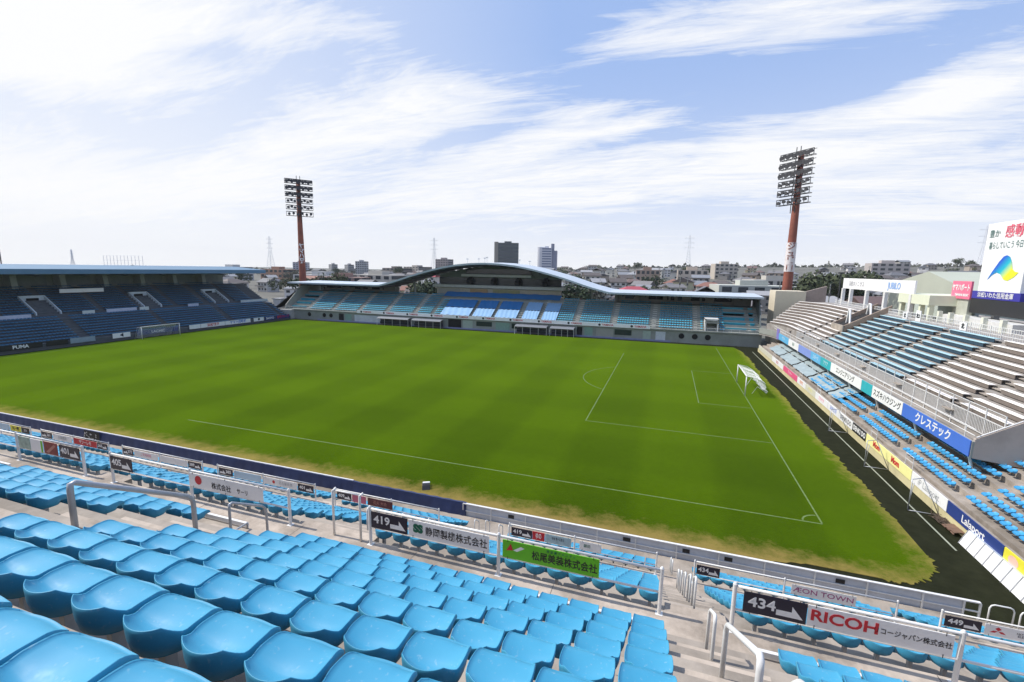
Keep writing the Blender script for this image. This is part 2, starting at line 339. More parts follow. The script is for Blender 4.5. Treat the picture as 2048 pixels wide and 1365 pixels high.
# ================================================================ SEAT SHAPE
def seat_data(n=14, back=.098, depth=.455, width=.464, shell=True):
    """bucket seat; origin on the floor below the middle of the seat, faces +y; rear rim about z .57"""
    V = []; F = []
    def pt(u, v, g=1., dz=0.):
        k = .42 if v > 0 else .42+.5*min(1, -v*1.3)
        p = u*math.sqrt(1-k*v*v/2); q = v*math.sqrt(1-k*u*u/2)
        t = max(0, min(1, (-v-.30)/.70)); h = back*t**1.7
        z = h+.040*u*u*(1-.3*max(0, v))*(1-.75*max(0, min(1, (-v-.55)/.4)))-.024*math.exp(-((v+.46)/.30)**2)*(1-.5*u*u)+.012*max(0, v)*math.cos(min(1, abs(u)*1.6)*math.pi/2)
        if v > .5: z -= .055*((v-.5)/.5)**2
        return (p*g*width/2*(1-.04*max(0, -v)), q*g*depth/2, .455+z+dz)
    for j in range(n+1):
        for i in range(n+1): V.append(pt(-1+2*i/n, -1+2*j/n, .97))
    F += [(j*(n+1)+i, j*(n+1)+i+1, (j+1)*(n+1)+i+1, (j+1)*(n+1)+i) for j in range(n) for i in range(n)]
    ring = [(i, 0) for i in range(n)]+[(n, j) for j in range(n)]+[(i, n) for i in range(n, 0, -1)]+[(0, j) for j in range(n, 0, -1)]
    prev = [j*(n+1)+i for i, j in ring]; m = len(ring)
    def add(fn):
        nonlocal prev
        o = len(V); V.extend(fn(-1+2*i/n, -1+2*j/n) for i, j in ring); cur = list(range(o, o+m))
        F.extend((prev[q], cur[q], cur[(q+1) % m], prev[(q+1) % m]) for q in range(m)); prev = cur
    def low(f, g):
        def h(u, v):
            x, y, z = pt(u, v, g, -.02); zb = .335 if v < .3 else .38
            return (x, y, z+(zb-z)*f)
        return h
    if shell:
        add(lambda u, v: pt(u, v, .985, .007)); add(lambda u, v: pt(u, v, 1.0, .002)); add(lambda u, v: pt(u, v, 1.01, -.02))
        add(low(.45, .99)); add(low(.85, .92)); add(low(1, .8)); F.append(tuple(prev))
    else: add(lambda u, v: pt(u, v, 1.0, -.06))
    return V, F
def mesh_from(name, V, F, m, smooth=True):
    me = bpy.data.meshes.new(name); me.from_pydata(V, [], F); me.materials.append(m)
    if smooth: me.polygons.foreach_set('use_smooth', [True]*len(F))
    me.update(); return me
def stuff_seats(name, pts, rz, m, label, V, F, jit=.008):
    """many seats as one object, numpy tiled; pts (n,3) floor points, rz heading"""
    V = np.array(V); tri = [f for f in F if len(f) == 3]; qd = [f for f in F if len(f) == 4]
    ng = [f for f in F if len(f) > 4]
    pts = np.array(pts); n = len(pts); c, s = math.cos(rz), math.sin(rz)
    Vr = np.stack([V[:,0]*c-V[:,1]*s, V[:,0]*s+V[:,1]*c, V[:,2]], 1)
    j = rng.normal(0, jit, (n, 3)); j[:, 2] *= .6
    AV = (Vr[None]+(pts+j)[:, None]).reshape(-1, 3)
    off = (np.arange(n)*len(V))
    loops = []; tot = []
    for fs in (tri, qd, ng):
        if not fs: continue
        a = np.array(fs); A = (a[None]+off[:, None, None]); loops.append(A.reshape(-1)); tot.append(np.full(A.shape[0]*A.shape[1], a.shape[1]))
    loops = np.concatenate(loops); tot = np.concatenate(tot); st = np.concatenate([[0], np.cumsum(tot)[:-1]])
    me = bpy.data.meshes.new(name); me.vertices.add(len(AV)); me.vertices.foreach_set('co', AV.ravel())
    me.loops.add(len(loops)); me.loops.foreach_set('vertex_index', loops.astype(np.int32))
    me.polygons.add(len(tot)); me.polygons.foreach_set('loop_start', st.astype(np.int32)); me.polygons.foreach_set('loop_total', tot.astype(np.int32))
    me.polygons.foreach_set('use_smooth', np.ones(len(tot), bool)); me.materials.append(m); me.update(calc_edges=True); me.validate()
    o = bpy.data.objects.new(name, me); COL.objects.link(o); return tag(o, label, None, None, 'stuff')

# ================================================================ NEAR STAND
LEFT, RIGHT = -72, 9
ns = empty('grandstand', (0, -22, 0), 'pale stepped concrete stand with blue bucket seats that the view is taken from', 'grandstand')
prof = []
yU = lambda i: -23.75-.8*i; fU = lambda i: 8.89+.507*i
ROWS_U = 11
for i in range(ROWS_U-1, -1, -1):
    prof += [(yU(i), fU(i)), (yU(i)+.8, fU(i))]
prof += [(-22.95, 7.95), (-21.17, 7.95)]
yA = lambda j: -21.17+.8*j; fA = lambda j: 7.6-.507*j
for j in range(9): prof += [(yA(j), fA(j)), (yA(j)+.8, fA(j))]
prof += [(yA(9), 2.75), (-12.2, 2.75)]
yB = lambda k: -12.2+.8*k; fB = lambda k: 2.33-.45*k
for k in range(4): prof += [(yB(k), fB(k)), (yB(k)+.8, fB(k))]
prof += [(-9.0, .28), (-7.0, .28), (-7.0, -.3), (yU(ROWS_U-1), -.3)]
# walkway strips are slightly different concrete: separate terrace meshes
mb = MB(); mb.prismx(prof, LEFT, RIGHT); child(mb.build('terrace', CONC), ns)
mb = MB(); mb.box(LEFT, RIGHT, -22.94, -21.18, 7.9, 7.956); mb.box(LEFT, RIGHT, yA(9)+.01, -12.21, 2.7, 2.756); child(mb.build('walkway', CONC2), ns)
mb = MB()
for x in np.arange(LEFT, RIGHT, 3.36): mb.box(x-.008, x+.008, -22.93, -21.19, 7.95, 7.9585); mb.box(x+.9-.008, x+.9+.008, yA(9)+.02, -12.22, 2.75, 2.7585)
mb.box(LEFT, RIGHT, -22.9, -22.78, 7.95, 7.959)
child(mb.build('joint_lines', mat('joint_dirt', (.17,.145,.12), .95, var=.3)), ns)
aU = [(-9.28, -8.02), (-18.62, -16.3), (-26.75, -25.35), (-35.6, -34.3)]
aL = [(-9.25, -8.05), (-18.5, -16.2), (-26.75, -25.45), (-33.9, -32.6), (-41.6, -40.4), (-49.5, -48.3), (-57.6, -56.3), (-1.4, -.3), (5.4, 6.6)]
aB = [(-9.3, -8.1), (-18.9, -15.9), (-26, -24.8), (-33.8, -32.6), (-41.6, -40.4), (-49.5, -48.3), (-57.6, -56.3), (-1.4, -.25)]
for a, b in aU:
    mb = MB()
    for i in range(ROWS_U): mb.box(a+.02, b-.02, yU(i)+.42 if i else yU(0)+.8, yU(i)+.8+.36 if i else -22.6, 7.9, fU(i)-.25 if i else 8.42)
    mb.box(a+.02, b-.02, -22.6, -22.3, 7.9, 8.19); child(mb.build('aisle_steps', CONC2), ns)
for a, b in aL:
    mb = MB()
    for j in range(9): mb.box(a+.02, b-.02, yA(j)-.02, yA(j)+.38, 2, fA(j)+.253)
    mb.box(a+.02, b-.02, yA(9), yA(9)+.36, 2, 3.14); child(mb.build('aisle_steps', CONC2), ns)
for a, b in aB:
    mb = MB()
    for k in range(4): mb.box(a+.02, b-.02, yB(k)-.02, yB(k)+.38, 0, fB(k)+.22)
    mb.box(a+.02, b-.02, -9.01, -8.6, 0, .63); child(mb.build('aisle_steps', CONC2), ns)
mb = MB()      # white painted ledge bars in front of the upper seats
for a, b in [(-34.2,-26.85),(-25.3,-18.1),(-16.2,-9.35),(-7.95,9)]:
    mb.box(a, b, -22.99, -22.93, 8.93, 9.02)
child(mb.build('ledge_edge', WHITE), ns)

def inblock(x, al): return all(x < a-.12 or x > b+.12 for a, b in al)
seats = []     # (dist, x, y, z, label)
def addrow(xs, y, z, rowtxt, al, blk):
    for x in xs:
        if not inblock(x, al): continue
        k = sum(1 for a, b in al if a > x)
        nb = min([a-x for a, b in al if a > x] or [RIGHT-x]); n = int(nb/.5)
        d = (Vector((x, y, z))-CAM).length
        seats.append((d, x, y, z, rowtxt, n, blk(x)))
XS = [-9.53-.5*k for k in range(-36, 125)]
def blkU(x): return 'main block' if -16.3 < x < -9.2 else ('handrail block' if x < -18 else 'corner block')
def blkL(x):
    for a, nm in [(-8.1, 'by the 434 board'), (-16.2, 'by the green board'), (-25.5, 'by the red dot board'), (-33, 'by the 401 board'), (-99, 'past the 401 board')]:
        if x > a: return nm
for i in range(9): addrow(XS, -23.44-.8*i, fU(i), '%s row above the walkway' % ordn(i), aU, blkU)
for j in range(9): addrow(XS, -20.80+.8*j, fA(j), '%s row below the upper rail' % ordn(j), aL, blkL)
for k in range(4): addrow(XS, -11.80+.8*k, fB(k), '%s row below the lower rail' % ordn(k), aB, blkL)
def infr(x, y, z, m=60):
    v = Vector((x, y, z))-CAM; d = v.dot(f_)
    if d < .2: return False
    a = 1024+FPX*v.dot(rr)/d; b = 682-FPX*v.dot(uu)/d
    return -m < a < 2048+m and -m < b < 1365+m
near = [s for s in seats if infr(s[1], s[2], s[3]+.45)]
near = [s for s in near if not ('below the upper' in s[4] and not s[4].startswith(('first', 'second'))) or s[0] < 15]
near.sort(key=lambda s: s[0]); ind = near[:298]; indk = set((s[1], s[2]) for s in ind)
Vh, Fh = seat_data(14); seat_me = mesh_from('seat_shell', Vh, Fh, SEAT)
proto = None; chs = None
for d, x, y, z, rt, n, bl in ind:
    lab = 'blue seat, %s, %s from aisle, %s' % (rt, ordn(n), bl)
    lab = ' '.join(lab.split()[:18])
    lo = (x+random.gauss(0, .004), y+random.gauss(0, .006), z+random.gauss(0, .004))
    if proto is None:
        proto = empty('stadium_seat', lo, lab, 'seat', 'blue bucket seats of the near stand')
        sh = bpy.data.objects.new('shell', seat_me); COL.objects.link(sh); sh.parent = proto
        mb = MB(); mb.box(-.025, .025, -.1, .1, .30, .345); mb.box(-.03, .03, -.08, .0, .0, .31); mb.box(-.09, .09, -.09, .01, .0, .012)
        br = mb.build('bracket', GREYP, proto); chs = [(sh, []), (br, [])]
    else: copy_of(proto, chs, lo, random.gauss(0, .012), lab)
Vm, Fm = seat_data(7)
rest = [s for s in seats if (s[1], s[2]) not in indk and infr(s[1], s[2], s[3]+.45, 250) and s[0] < 75]
stuff_seats('distant_seat_rows', [(s[1], s[2], s[3]) for s in rest], 0, SEAT, 'rows of blue bucket seats lower down the near stand', Vm, Fm)

# ---- handrails in the upper aisles
def handrail(x, y0, y1, label, m, dia=.024, h=.88, lower=False):
    base = lambda y: 8.89+.634*(-23.35-y)
    mb = MB(); z0, z1 = base(y0)+h, base(y1)+h
    p = [Vector((x,y0,base(y0)-.12)), Vector((x,y0,z0-.09)), Vector((x,y0-.03,z0-.01)), Vector((x,y0-.1,z0+.07)), Vector((x,y1+.06,z1-.05)), Vector((x,y1+.01,z1-.06)), Vector((x,y1,z1-.14)), Vector((x,y1,base(y1)-.45))]
    mb.tube(p, dia, 12); o = mb.build('handrail', m, smooth=True)
    return tag(o, label, 'handrail', 'handrails on the aisle steps')
handrail(-8.68, -23.25, -23.85, 'short white handrail hoop standing at foot of the aisle steps', WHITE)
handrail(-8.68, -24.72, -26.35, 'white pipe handrail, middle of three on the aisle beside the main block', WHITE, .03)
handrail(-8.66, -27.1, -29.2, 'thick white pipe handrail at the top of the steps, nearest the camera', WHITE, .034)
handrail(-17.4, -24.6, -26.3, 'grey galvanised handrail arch dividing the wide aisle', GREYP, .04)
handrail(-17.4, -23.08, -23.92, 'thin grey handrail hoop at the foot of the wide aisle', GREYP, .026)
mb = MB(); mb.tube([(-18.1,-22.97,8.2),(-18.1,-22.97,9.02),(-18.1,-23.75,9.02),(-18.1,-23.75,8.9)], .025, 8)
tag(mb.build('edge_rail', GREYP, smooth=True), 'small grey corner rail at the end of the white ledge', 'rail')

# ---- guard rails
def guard_rail(y, zb, xs, label, grp, mids=(.47,), r=.034, hgt=.97):
    x0, x1 = xs[0], xs[-1]
    e_ = empty('guard_rail', ((x0+x1)/2, y, zb), label, 'guard rail', grp)
    for x in xs:
        mb = MB(); mb.tube([(x,y,zb-.04),(x,y,zb+hgt+.02)], r*1.15, 12); mb.tube([(x,y,zb+hgt+.02),(x,y,zb+hgt+.05)], r*1.15, 12, r2=r*.5); mb.box(x-.07,x+.07,y-.07,y+.07,zb-.02,zb+.012)
        child(mb.build('post', WHITE, smooth=False), e_)
    mb = MB(); mb.tube([(x0,y,zb+hgt-.02),(x1,y,zb+hgt-.02)], r*.85, 10); child(mb.build('top_rail', WHITE, smooth=True), e_)
    for q in mids:
        mb = MB(); mb.tube([(x0,y,zb+q),(x1,y,zb+q)], r*.72, 10); child(mb.build('lower_rail', WHITE, smooth=True), e_)
    return e_
GA = 'white guard rails along the upper walkway'; GB = 'white guard rails along the lower walkway'
for xs, lb in [((-33.5,-30.2,-26.78),'white guard rail at the far end of the upper walkway, carrying the 401 board'),((-25.45,-22.1,-18.58),'white guard rail carrying the 405 and red dot boards'),
               ((-16.1,-12.76,-9.34),'white guard rail carrying the 419 and lime green boards'),((-8.03,-4.62,-1.2),'white guard rail carrying the 434 and red lettered boards'),((-.2,3.2,6.6),'white guard rail beyond the 434 rail toward the corner')]:
    guard_rail(-21.3, 7.95, xs, lb, GA)
for xs, lb in [((-56.2,-52.9,-49.45),'white guard rail with a yellow and black board'),((-48.3,-45,-41.65),'white guard rail with a grey and white board'),((-40.4,-37.2,-33.8),'white guard rail between the 405 board and navy cover'),
               ((-32.65,-29.4,-25.98),'white guard rail with a pale red marked board'),((-24.78,-21.5,-18.95),'white guard rail with a maroon patterned board'),((-15.5,-12.62,-9.33),'white guard rail behind the lime green board'),
               ((-7.92,-4.86,-1.45),'white guard rail behind the 434 board'),((-.22,3.2,6.4),'white guard rail carrying the 449 board')]:
    guard_rail(-12.35, 2.75, xs, lb, GB, mids=(.42,), r=.03, hgt=.94)

# ---- sign boards on the rails
def sign(x0, x1, y, z0, z1, m, label, parts=(), name='sign_board', cat='sign'):
    yb = y-.045
    e_ = empty(name, ((x0+x1)/2, yb, z0), label, cat)
    mb = MB(); mb.box(x0, x1, yb-.008, yb+.008, z0, z1); child(mb.build('board', m, bevel=.003), e_)
    if x1-x0 > .8:
        mb = MB()
        for x in np.linspace(x0+.12, x1-.12, max(2, int((x1-x0)/.7))):
            for z in (z0, z1): mb.tube([(x,yb-.012,z-.03),(x,yb-.012,z+.035)], .006, 6)
        child(mb.build('cable_tie', BLACK), e_)
    for p in parts:
        k = p[0]
        if k == 't': text(p[1], p[2], (x0+p[3]*(x1-x0), yb-.0105, z0+p[4]*(z1-z0)), 'S', p[5], e_, sx=p[6] if len(p) > 6 else 1, bold=p[7] if len(p) > 7 else 0, maxw=2*min(p[3], 1-p[3])*(x1-x0)*.95 if x1-x0 > 1.2 else (x1-x0)*.45)
        elif k == 'arrow':
            fx, d = p[1], p[2]; xc = x0+fx*(x1-x0); h = (z1-z0); zc_ = z0+h*.34; w_ = (x1-x0)*.21
            mb = MB(); pts = [(-1,-.13),(.1,-.13),(.1,-.3),(1,-.13-.03),(.1,.36),(.1,.13),(-1,.13)]
            pts = [(-1,-.16),(1,-.16),(.15,.42),(.15,.12),(-1,.12)]
            vs = [(xc+d*a*w_, yb-.0105, zc_+b*h*.95) for a, b in pts]; mb.add(vs, [tuple(range(len(vs)))[::(-1 if d < 0 else 1)]])
            child(mb.build('arrow', SIGNW), e_)
        elif k == 'patch':
            mb = MB(); a, b, c, d = p[1:5]
            mb.quad((x0+a*(x1-x0),yb-.0095,z0+c*(z1-z0)),(x0+b*(x1-x0),yb-.0095,z0+c*(z1-z0)),(x0+b*(x1-x0),yb-.0095,z0+d*(z1-z0)),(x0+a*(x1-x0),yb-.0095,z0+d*(z1-z0)))
            child(mb.build('printed_patch', p[5]), e_)
        elif k == 'disc':
            mb = MB(); cx, cz, r = x0+p[1]*(x1-x0), z0+p[2]*(z1-z0), p[3]
            mb.add([(cx+r*math.cos(t), yb-.0105, cz+r*math.sin(t)) for t in np.linspace(0, 2*math.pi, 28)[:-1]], [tuple(range(27))]); child(mb.build('emblem', p[4]), e_)
        elif k == 'poly':
            mb = MB(); mb.add([(x0+a*(x1-x0), yb-.0105, z0+b*(z1-z0)) for a, b in p[1]], [tuple(range(len(p[1])))]); child(mb.build('emblem', p[2]), e_)
    return e_
B_ = .006
AY, AZ0, AZ1 = -21.3, 8.455, 8.865
num = lambda s_, d=1: [('t', s_, .27, .3 if d > 0 else .3, .54, SIGNW, 1.12, B_), ('arrow', .74, d)]
sign(-7.88, -6.85, AY, AZ0, AZ1, NAVY, 'navy board reading 434 with a white arrow, tied to the upper rail', num('434'))
sign(-6.84, -4.74, AY, AZ0, AZ1, SIGNW, 'white board with large red capitals and small black writing beside 434', [('t', 'RICOH', .29, .265, .54, RED, 1.15, .008), ('t', 'リコージャパン株式会社', .125, .73, .5, BLACK, .84, .001)])
sign(-16.03, -15.03, AY, AZ0, AZ1, NAVY, 'navy board reading 419 with a white arrow on the upper rail', num('419'))
sign(-15.0, -12.97, AY, AZ0, AZ1, SIGNW, 'white board with green emblem and black Japanese characters beside 419', [('t', '静岡製機株式会社', .235, .6, .46, BLACK, .9, .002), ('t', 'SS', .26, .125, .52, GREEN, 1.0, .02)])
sign(-12.65, -10.55, AY, AZ0, AZ1, LIME, 'lime green board with black Japanese characters on the upper rail', [('t', '松尾美装株式会社', .225, .65, .42, BLACK, .9, .003), ('t', '街 並 美 ア メ ニ テ ィ', .07, .62, .84, GREEN, .9), ('poly', [(.04,.42),(.09,.86),(.115,.5)], RED), ('poly', [(.115,.5),(.2,.78),(.24,.72),(.16,.46)], SIGNW)])
sign(-25.4, -24.45, AY, AZ0, AZ1, NAVY, 'navy board reading 405 beside the red dot board', num('405'))
sign(-22.05, -19.4, AY, AZ0, AZ1, SIGNW, 'white board with a red dot and black Japanese characters', [('disc', .12, .56, .13, RED), ('t', '株式会社', .2, .44, .36, BLACK, .9, .002), ('t', 'サーリ', .17, .73, .36, BLACK, .8, .002)])
sign(-27.85, -26.85, AY, AZ0, AZ1, NAVY, 'dark board reading 401 at the end of its rail', num('401'))
sign(-28.65, -27.95, AY, AZ0, AZ1, mat('maroon_sign', (.22,.03,.03), .5, var=.4, scale=6), 'maroon picture board beside the 401 board', [('poly', [(.15,.15),(.8,.9),(.9,.75),(.35,.1)], mat('maroon_pale', (.45,.2,.16), .5))])
sign(-29.35, -28.7, AY, AZ0, AZ1, SIGNW, 'plain white board with lime edge on the far upper rail', [('patch', .85, 1, 0, 1, LIME)])
sign(-30.0, -29.38, AY, AZ0, AZ1, mat('photo_sign', (.32,.42,.36), .5, var=.5, scale=5), 'pale green picture board by the rail post')
BY, BZ0, BZ1 = -12.35, 3.2, 3.58
numb = lambda s_, d=1: [('t', s_, .24, .3 if d > 0 else .7, .54, SIGNW, 1.1, B_), ('arrow', .74 if d > 0 else .28, 1)]
sign(-15.4, -14.45, BY, BZ0, BZ1, NAVY, 'small navy 419 board on the lower rail behind the lime board', numb('419'))
sign(-14.44, -13.9, BY, BZ0, BZ1, RED, 'small red square board with white letters on the lower rail', [('t', 'ゆの', .3, .5, .5, SIGNW, .8, .006)])
sign(-13.88, -12.75, BY, BZ0, BZ1, mat('pale_teal_sign', (.35,.50,.55), .5, var=.25, scale=5), 'faded teal and grey board beside the small red board', [('t', '安全 第一に走る', .14, .5, .6, NAVY, .9)])
sign(-12.4, -11.5, BY, BZ0, BZ1, SIGNW, 'plain white board with faint green writing on the lower rail', [('t', '磐田', .16, .35, .5, GREEN, .9)])
sign(-7.85, -7.03, BY, BZ0, BZ1, NAVY, 'small navy 434 board partly hidden by the stair posts', numb('434'))
sign(-4.64, -2.65, BY, BZ0, BZ1, SIGNW, 'pale board with thin purple capitals behind the upper rail', [('t', 'ÆON TOWN', .26, .5, .5, mat('purple_ink', (.30,.03,.16), .5), 1.2)])
sign(-.15, .82, BY, BZ0, BZ1, NAVY, 'small navy board reading 449 near the corner', numb('449'))
sign(.9, 2.6, BY, BZ0, BZ1, SIGNW, 'white board with three red diamonds beside the 449 board', [('poly', [(.2,.5),(.25,.68),(.2,.86),(.15,.68)], RED), ('poly', [(.2,.48),(.13,.48),(.075,.28),(.155,.3)], RED), ('poly', [(.2,.48),(.27,.48),(.325,.28),(.245,.3)], RED), ('t', 'MITSUBISHI', .1, .62, .6, BLACK, 1), ('t', 'ELECTRIC', .1, .62, .38, BLACK, 1)])
sign(-24.6, -23.75, BY, BZ0, BZ1, NAVY, 'dark 409 board at the start of the maroon board rail', numb('409'))
sign(-23.7, -22.9, BY, BZ0, BZ1, mat('rose_sign', (.5,.12,.2), .5), 'narrow rose coloured board on the lower rail')
sign(-22.8, -21.4, BY, BZ0, BZ1, mat('brown_sign', (.10,.02,.03), .5, var=.4), 'dark maroon patterned board on the lower rail', [('t', '花火 大会', .2, .5, .5, mat('maroon_pale', (.45,.2,.16), .5), .9)])
sign(-32.5, -31.5, BY, BZ0, BZ1, NAVY, 'dark 385 board at the far end of its rail', numb('385', -1))
sign(-31.4, -29.5, BY, BZ0, BZ1, mat('pale_blue_sign', (.45,.6,.72), .5, var=.1), 'pale blue faded board on the lower rail')
sign(-29.3, -27.1, BY, BZ0, BZ1, SIGNW, 'white board with a small red mark on the lower rail', [('t', '名古屋商事', .2, .66, .5, GREYP, .9), ('disc', .3, .5, .09, RED)])
sign(-27.05, -26.05, BY, BZ0, BZ1, NAVY, 'dark 401 board on the lower rail beside the red mark board', numb('401'))
sign(-40.3, -39.4, BY, BZ0, BZ1, NAVY, 'dark 373 board next to the faint pink writing', numb('373', -1))
sign(-39.3, -37.3, BY, BZ0, BZ1, SIGNW, 'pale board with faint pink writing on the lower rail', [('t', 'ご来場感謝', .2, .5, .5, mat('pink_ink', (.7,.3,.35), .5), .9)])
sign(-37.1, -34.9, BY, BZ0, BZ1, SIGNW, 'blank white board beside a dark numbered board')
sign(-34.85, -33.85, BY, BZ0, BZ1, NAVY, 'dark 389 board on the lower rail', numb('389'))
sign(-48.2, -47.1, BY, BZ0, BZ1, NAVY, 'dark 361 board on the far lower rail', numb('361', -1))
sign(-47.0, -45.1, BY, BZ0, BZ1, SIGNW, 'white board with grey writing on the far lower rail', [('t', '大場建設', .24, .5, .5, GREYP, .9)])
sign(-44.9, -42.7, BY, BZ0, BZ1, RED, 'red board with white characters on the far lower rail', [('t', 'サンーレモ', .26, .5, .5, SIGNW, .9, .004)])
sign(-42.65, -41.7, BY, BZ0, BZ1, NAVY, 'dark 365 board beside the red board', numb('365'))
sign(-53.0, -51.7, BY, BZ0, BZ1, mat('pale_blue_sign', (.45,.6,.72), .5), 'pale blue board at the far end of the lower walkway')
sign(-51.6, -50.4, BY, BZ0, BZ1, YEL, 'yellow board with black characters on the far lower rail', [('t', '丸一鋼', .28, .5, .5, BLACK, .9, .006)])
sign(-50.35, -49.5, BY, BZ0, BZ1, BLACK, 'black numbered board beside the yellow board', [('t', '353', .2, .5, .5, SIGNW, 1)])

# ---- perimeter wall at the near touchline
e_ = empty('perimeter_barrier', (-8, -6.95, 0), 'grey white panelled barrier with white top rail along the near touchline', 'barrier')
px_ = [-20.2,-18.44,-16.35,-14.35,-12.35,-10.35,-8.33,-6.36,-4.33,-2.24,-.18,1.87,3.3]
mb = MB()
for a, b in zip(px_[:-1], px_[1:]):
    mb.box(a+.03, b-.03, -6.92, -6.89, .02, 1.0)
child(mb.build('panel', PANEL), e_)
mb = MB(); mb.box(-20.2, 3.85, -6.99, -6.86, 1.0, 1.05); child(mb.build('top_rail', WHITE), e_)
mb = MB(); mb.box(-20.2, 3.85, -6.98, -6.93, .58, .63); child(mb.build('middle_rail', WHITE), e_)
for x in px_+[3.85]:
    mb = MB(); mb.box(x-.028, x+.028, -6.99, -6.9, .0, 1.0); child(mb.build('post', WHITE), e_)
for x, w in [(-17.4,.35),(-11.0,.38),(-8.05,.34),(-6.1,.36),(-1.4,.36)]:
    mb = MB(); mb.box(x, x+w, -6.945, -6.925, .66, .86); 
    for q in range(4): mb.box(x+.04, x+w-.04, -6.949, -6.944, .69+.042*q, .71+.042*q)
    tag(mb.build('notice_plate', [BLACK]), 'small dark notice plate on the panelled barrier', 'notice', 'notice plates on the touchline barrier')
mb = MB()
def tarp(u, v):
    x = -74+54*u; z = 1.06-1.02*v
    return (x, -6.93-.07*v-.025*math.sin(x*2.1+3*v)*v-.02*math.sin(x*7.7)*v-.05*abs(math.sin(x*.52))*v-.018*math.sin(x*15+4*v)*v*math.exp(-((x*.24) % 1)*3), z)
mb.sheet(tarp, 500, 8)
mb.sheet(lambda u, v: (-74+54*u, -6.93+.14*v, 1.06+.015*math.sin(u*400)), 500, 1)
o = mb.build('tarpaulin', NAVYT, smooth=True); tag(o, 'navy tarpaulin draped over the barrier along the near touchline', 'tarpaulin')
mb = MB(); mb.box(-74, -28, -6.87, -6.78, 1.02, 1.10); tag(mb.build('barrier_capping', WHITE), 'pale capping strip along the top of the tarpaulin barrier', 'capping')
mb = MB(); mb.box(-74, -20.2, -6.86, -6.80, 0, 1.0); tag(mb.build('perimeter_wall', CONCG), 'low grey wall behind the navy tarpaulin', 'wall')
for q, (x, y) in enumerate([(3.95,-7.3),(4.9,-7.4)]):
    mb = MB(); w = .75
    mb.tube([(x,y,.2),(x,y,1.1),(x+.05,y,1.22),(x+.15,y,1.27),(x+w-.1,y,1.27),(x+w,y,1.22),(x+w+.05,y,1.1),(x+w+.05,y,.2)], .03, 10)
    tag(mb.build('hoop_barrier', WHITE, smooth=True), ['white pipe hoop beside the end of the panelled barrier','white pipe hoop farther toward the corner stairs'][q], 'hoop barrier')
# stair gates on the lower aisles: white pipe posts
def gate_posts(xs, ys, zb, label):
    e_ = empty('stair_railing', (xs[0], ys[0], zb(ys[0])), label, 'stair railing', 'railings on the lower aisle steps')
    for x in xs:
        for y in ys:
            mb = MB(); mb.tube([(x,y,zb(y)-.1),(x,y,zb(y)+.85),(x,y+.04,zb(y)+.93),(x,y+.12,zb(y)+.9),(x,y+.5,zb(y)+.62),(x,y+.54,zb(y)+.5),(x,y+.54,zb(y)-.5)], .024, 8)
            child(mb.build('hoop', WHITE, smooth=True), e_)
zl = lambda y: 7.6-.634*(y+20.8)
zb2 = lambda y: 2.33-.56*(y+12.0)
gate_posts([-8.65], [-20.7,-19.5,-18.0,-16.5,-15.2], zl, 'white stair railing hoops on the steps between the 419 and 434 rails')
gate_posts([-17.3], [-19.8,-18.0,-16.3], zl, 'white stair railing hoops on the steps beside the 419 rail')
gate_posts([-17.4,-16.2], [-11.8,-10.4], zb2, 'white stair railing hoops by the tarpaulin end of the lower steps')
gate_posts([-8.7], [-11.8,-10.4], zb2, 'white stair railing hoops at the bottom of the middle steps')
mb = MB()
for x in (-17.2, -16.4): mb.tube([(x,-21.28,7.9),(x,-21.28,9.15),(x+.05,-21.2,9.2)], .03, 10)
mb.tube([(-17.2,-21.24,9.15),(-16.4,-21.24,9.15)], .02, 8)
tag(mb.build('pipe_gate', WHITE, smooth=True), 'narrow white pipe gate beside the 419 board post', 'gate')
# things beside the touchline
e_ = empty('loudspeaker', (-24.3, -4.0, 0), 'white and black loudspeaker lying on the grass near the tarpaulin end', 'loudspeaker', rz=.5)
mb = MB(); mb.prismx([(-.2,.0),(.25,.0),(.25,.32),(-.05,.38)], -.3, .3); mb.build('cabinet', SIGNW, e_, bevel=.02)
mb = MB(); mb.prismx([(.255,.03),(.27,.03),(.27,.3),(.255,.3)], -.27, .27); mb.build('grille', BLACK, e_)
e_.scale = (.8, .8, .8); mb = MB(); mb.prismx([(-.75,0),(-.22,0),(-.25,.42),(-.45,.3)], -.34, .3); mb.build('cover', BLACK, e_, bevel=.02)
e_ = empty('patterned_banner', (-53.2, -7.1, .2), 'black and white patterned cloth hung over the navy tarpaulin', 'banner')
mb = MB(); mb.sheet(lambda u, v: (-54.1+1.9*u, -7.06-.05*v, 1.12-1.0*v), 12, 6); child(mb.build('cloth', BLACK), e_)
mb = MB()
for k in range(22):
    x, z = -54+1.7*random.random(), .25+.75*random.random(); a = random.random()*6; q = .16
    mb.add([(x+q*math.cos(a+t)*.9, -7.125, z+q*math.sin(a+t)*.55) for t in (0, 1.1, 2.6)], [(0,1,2)])
child(mb.build('print', SIGNW), e_)
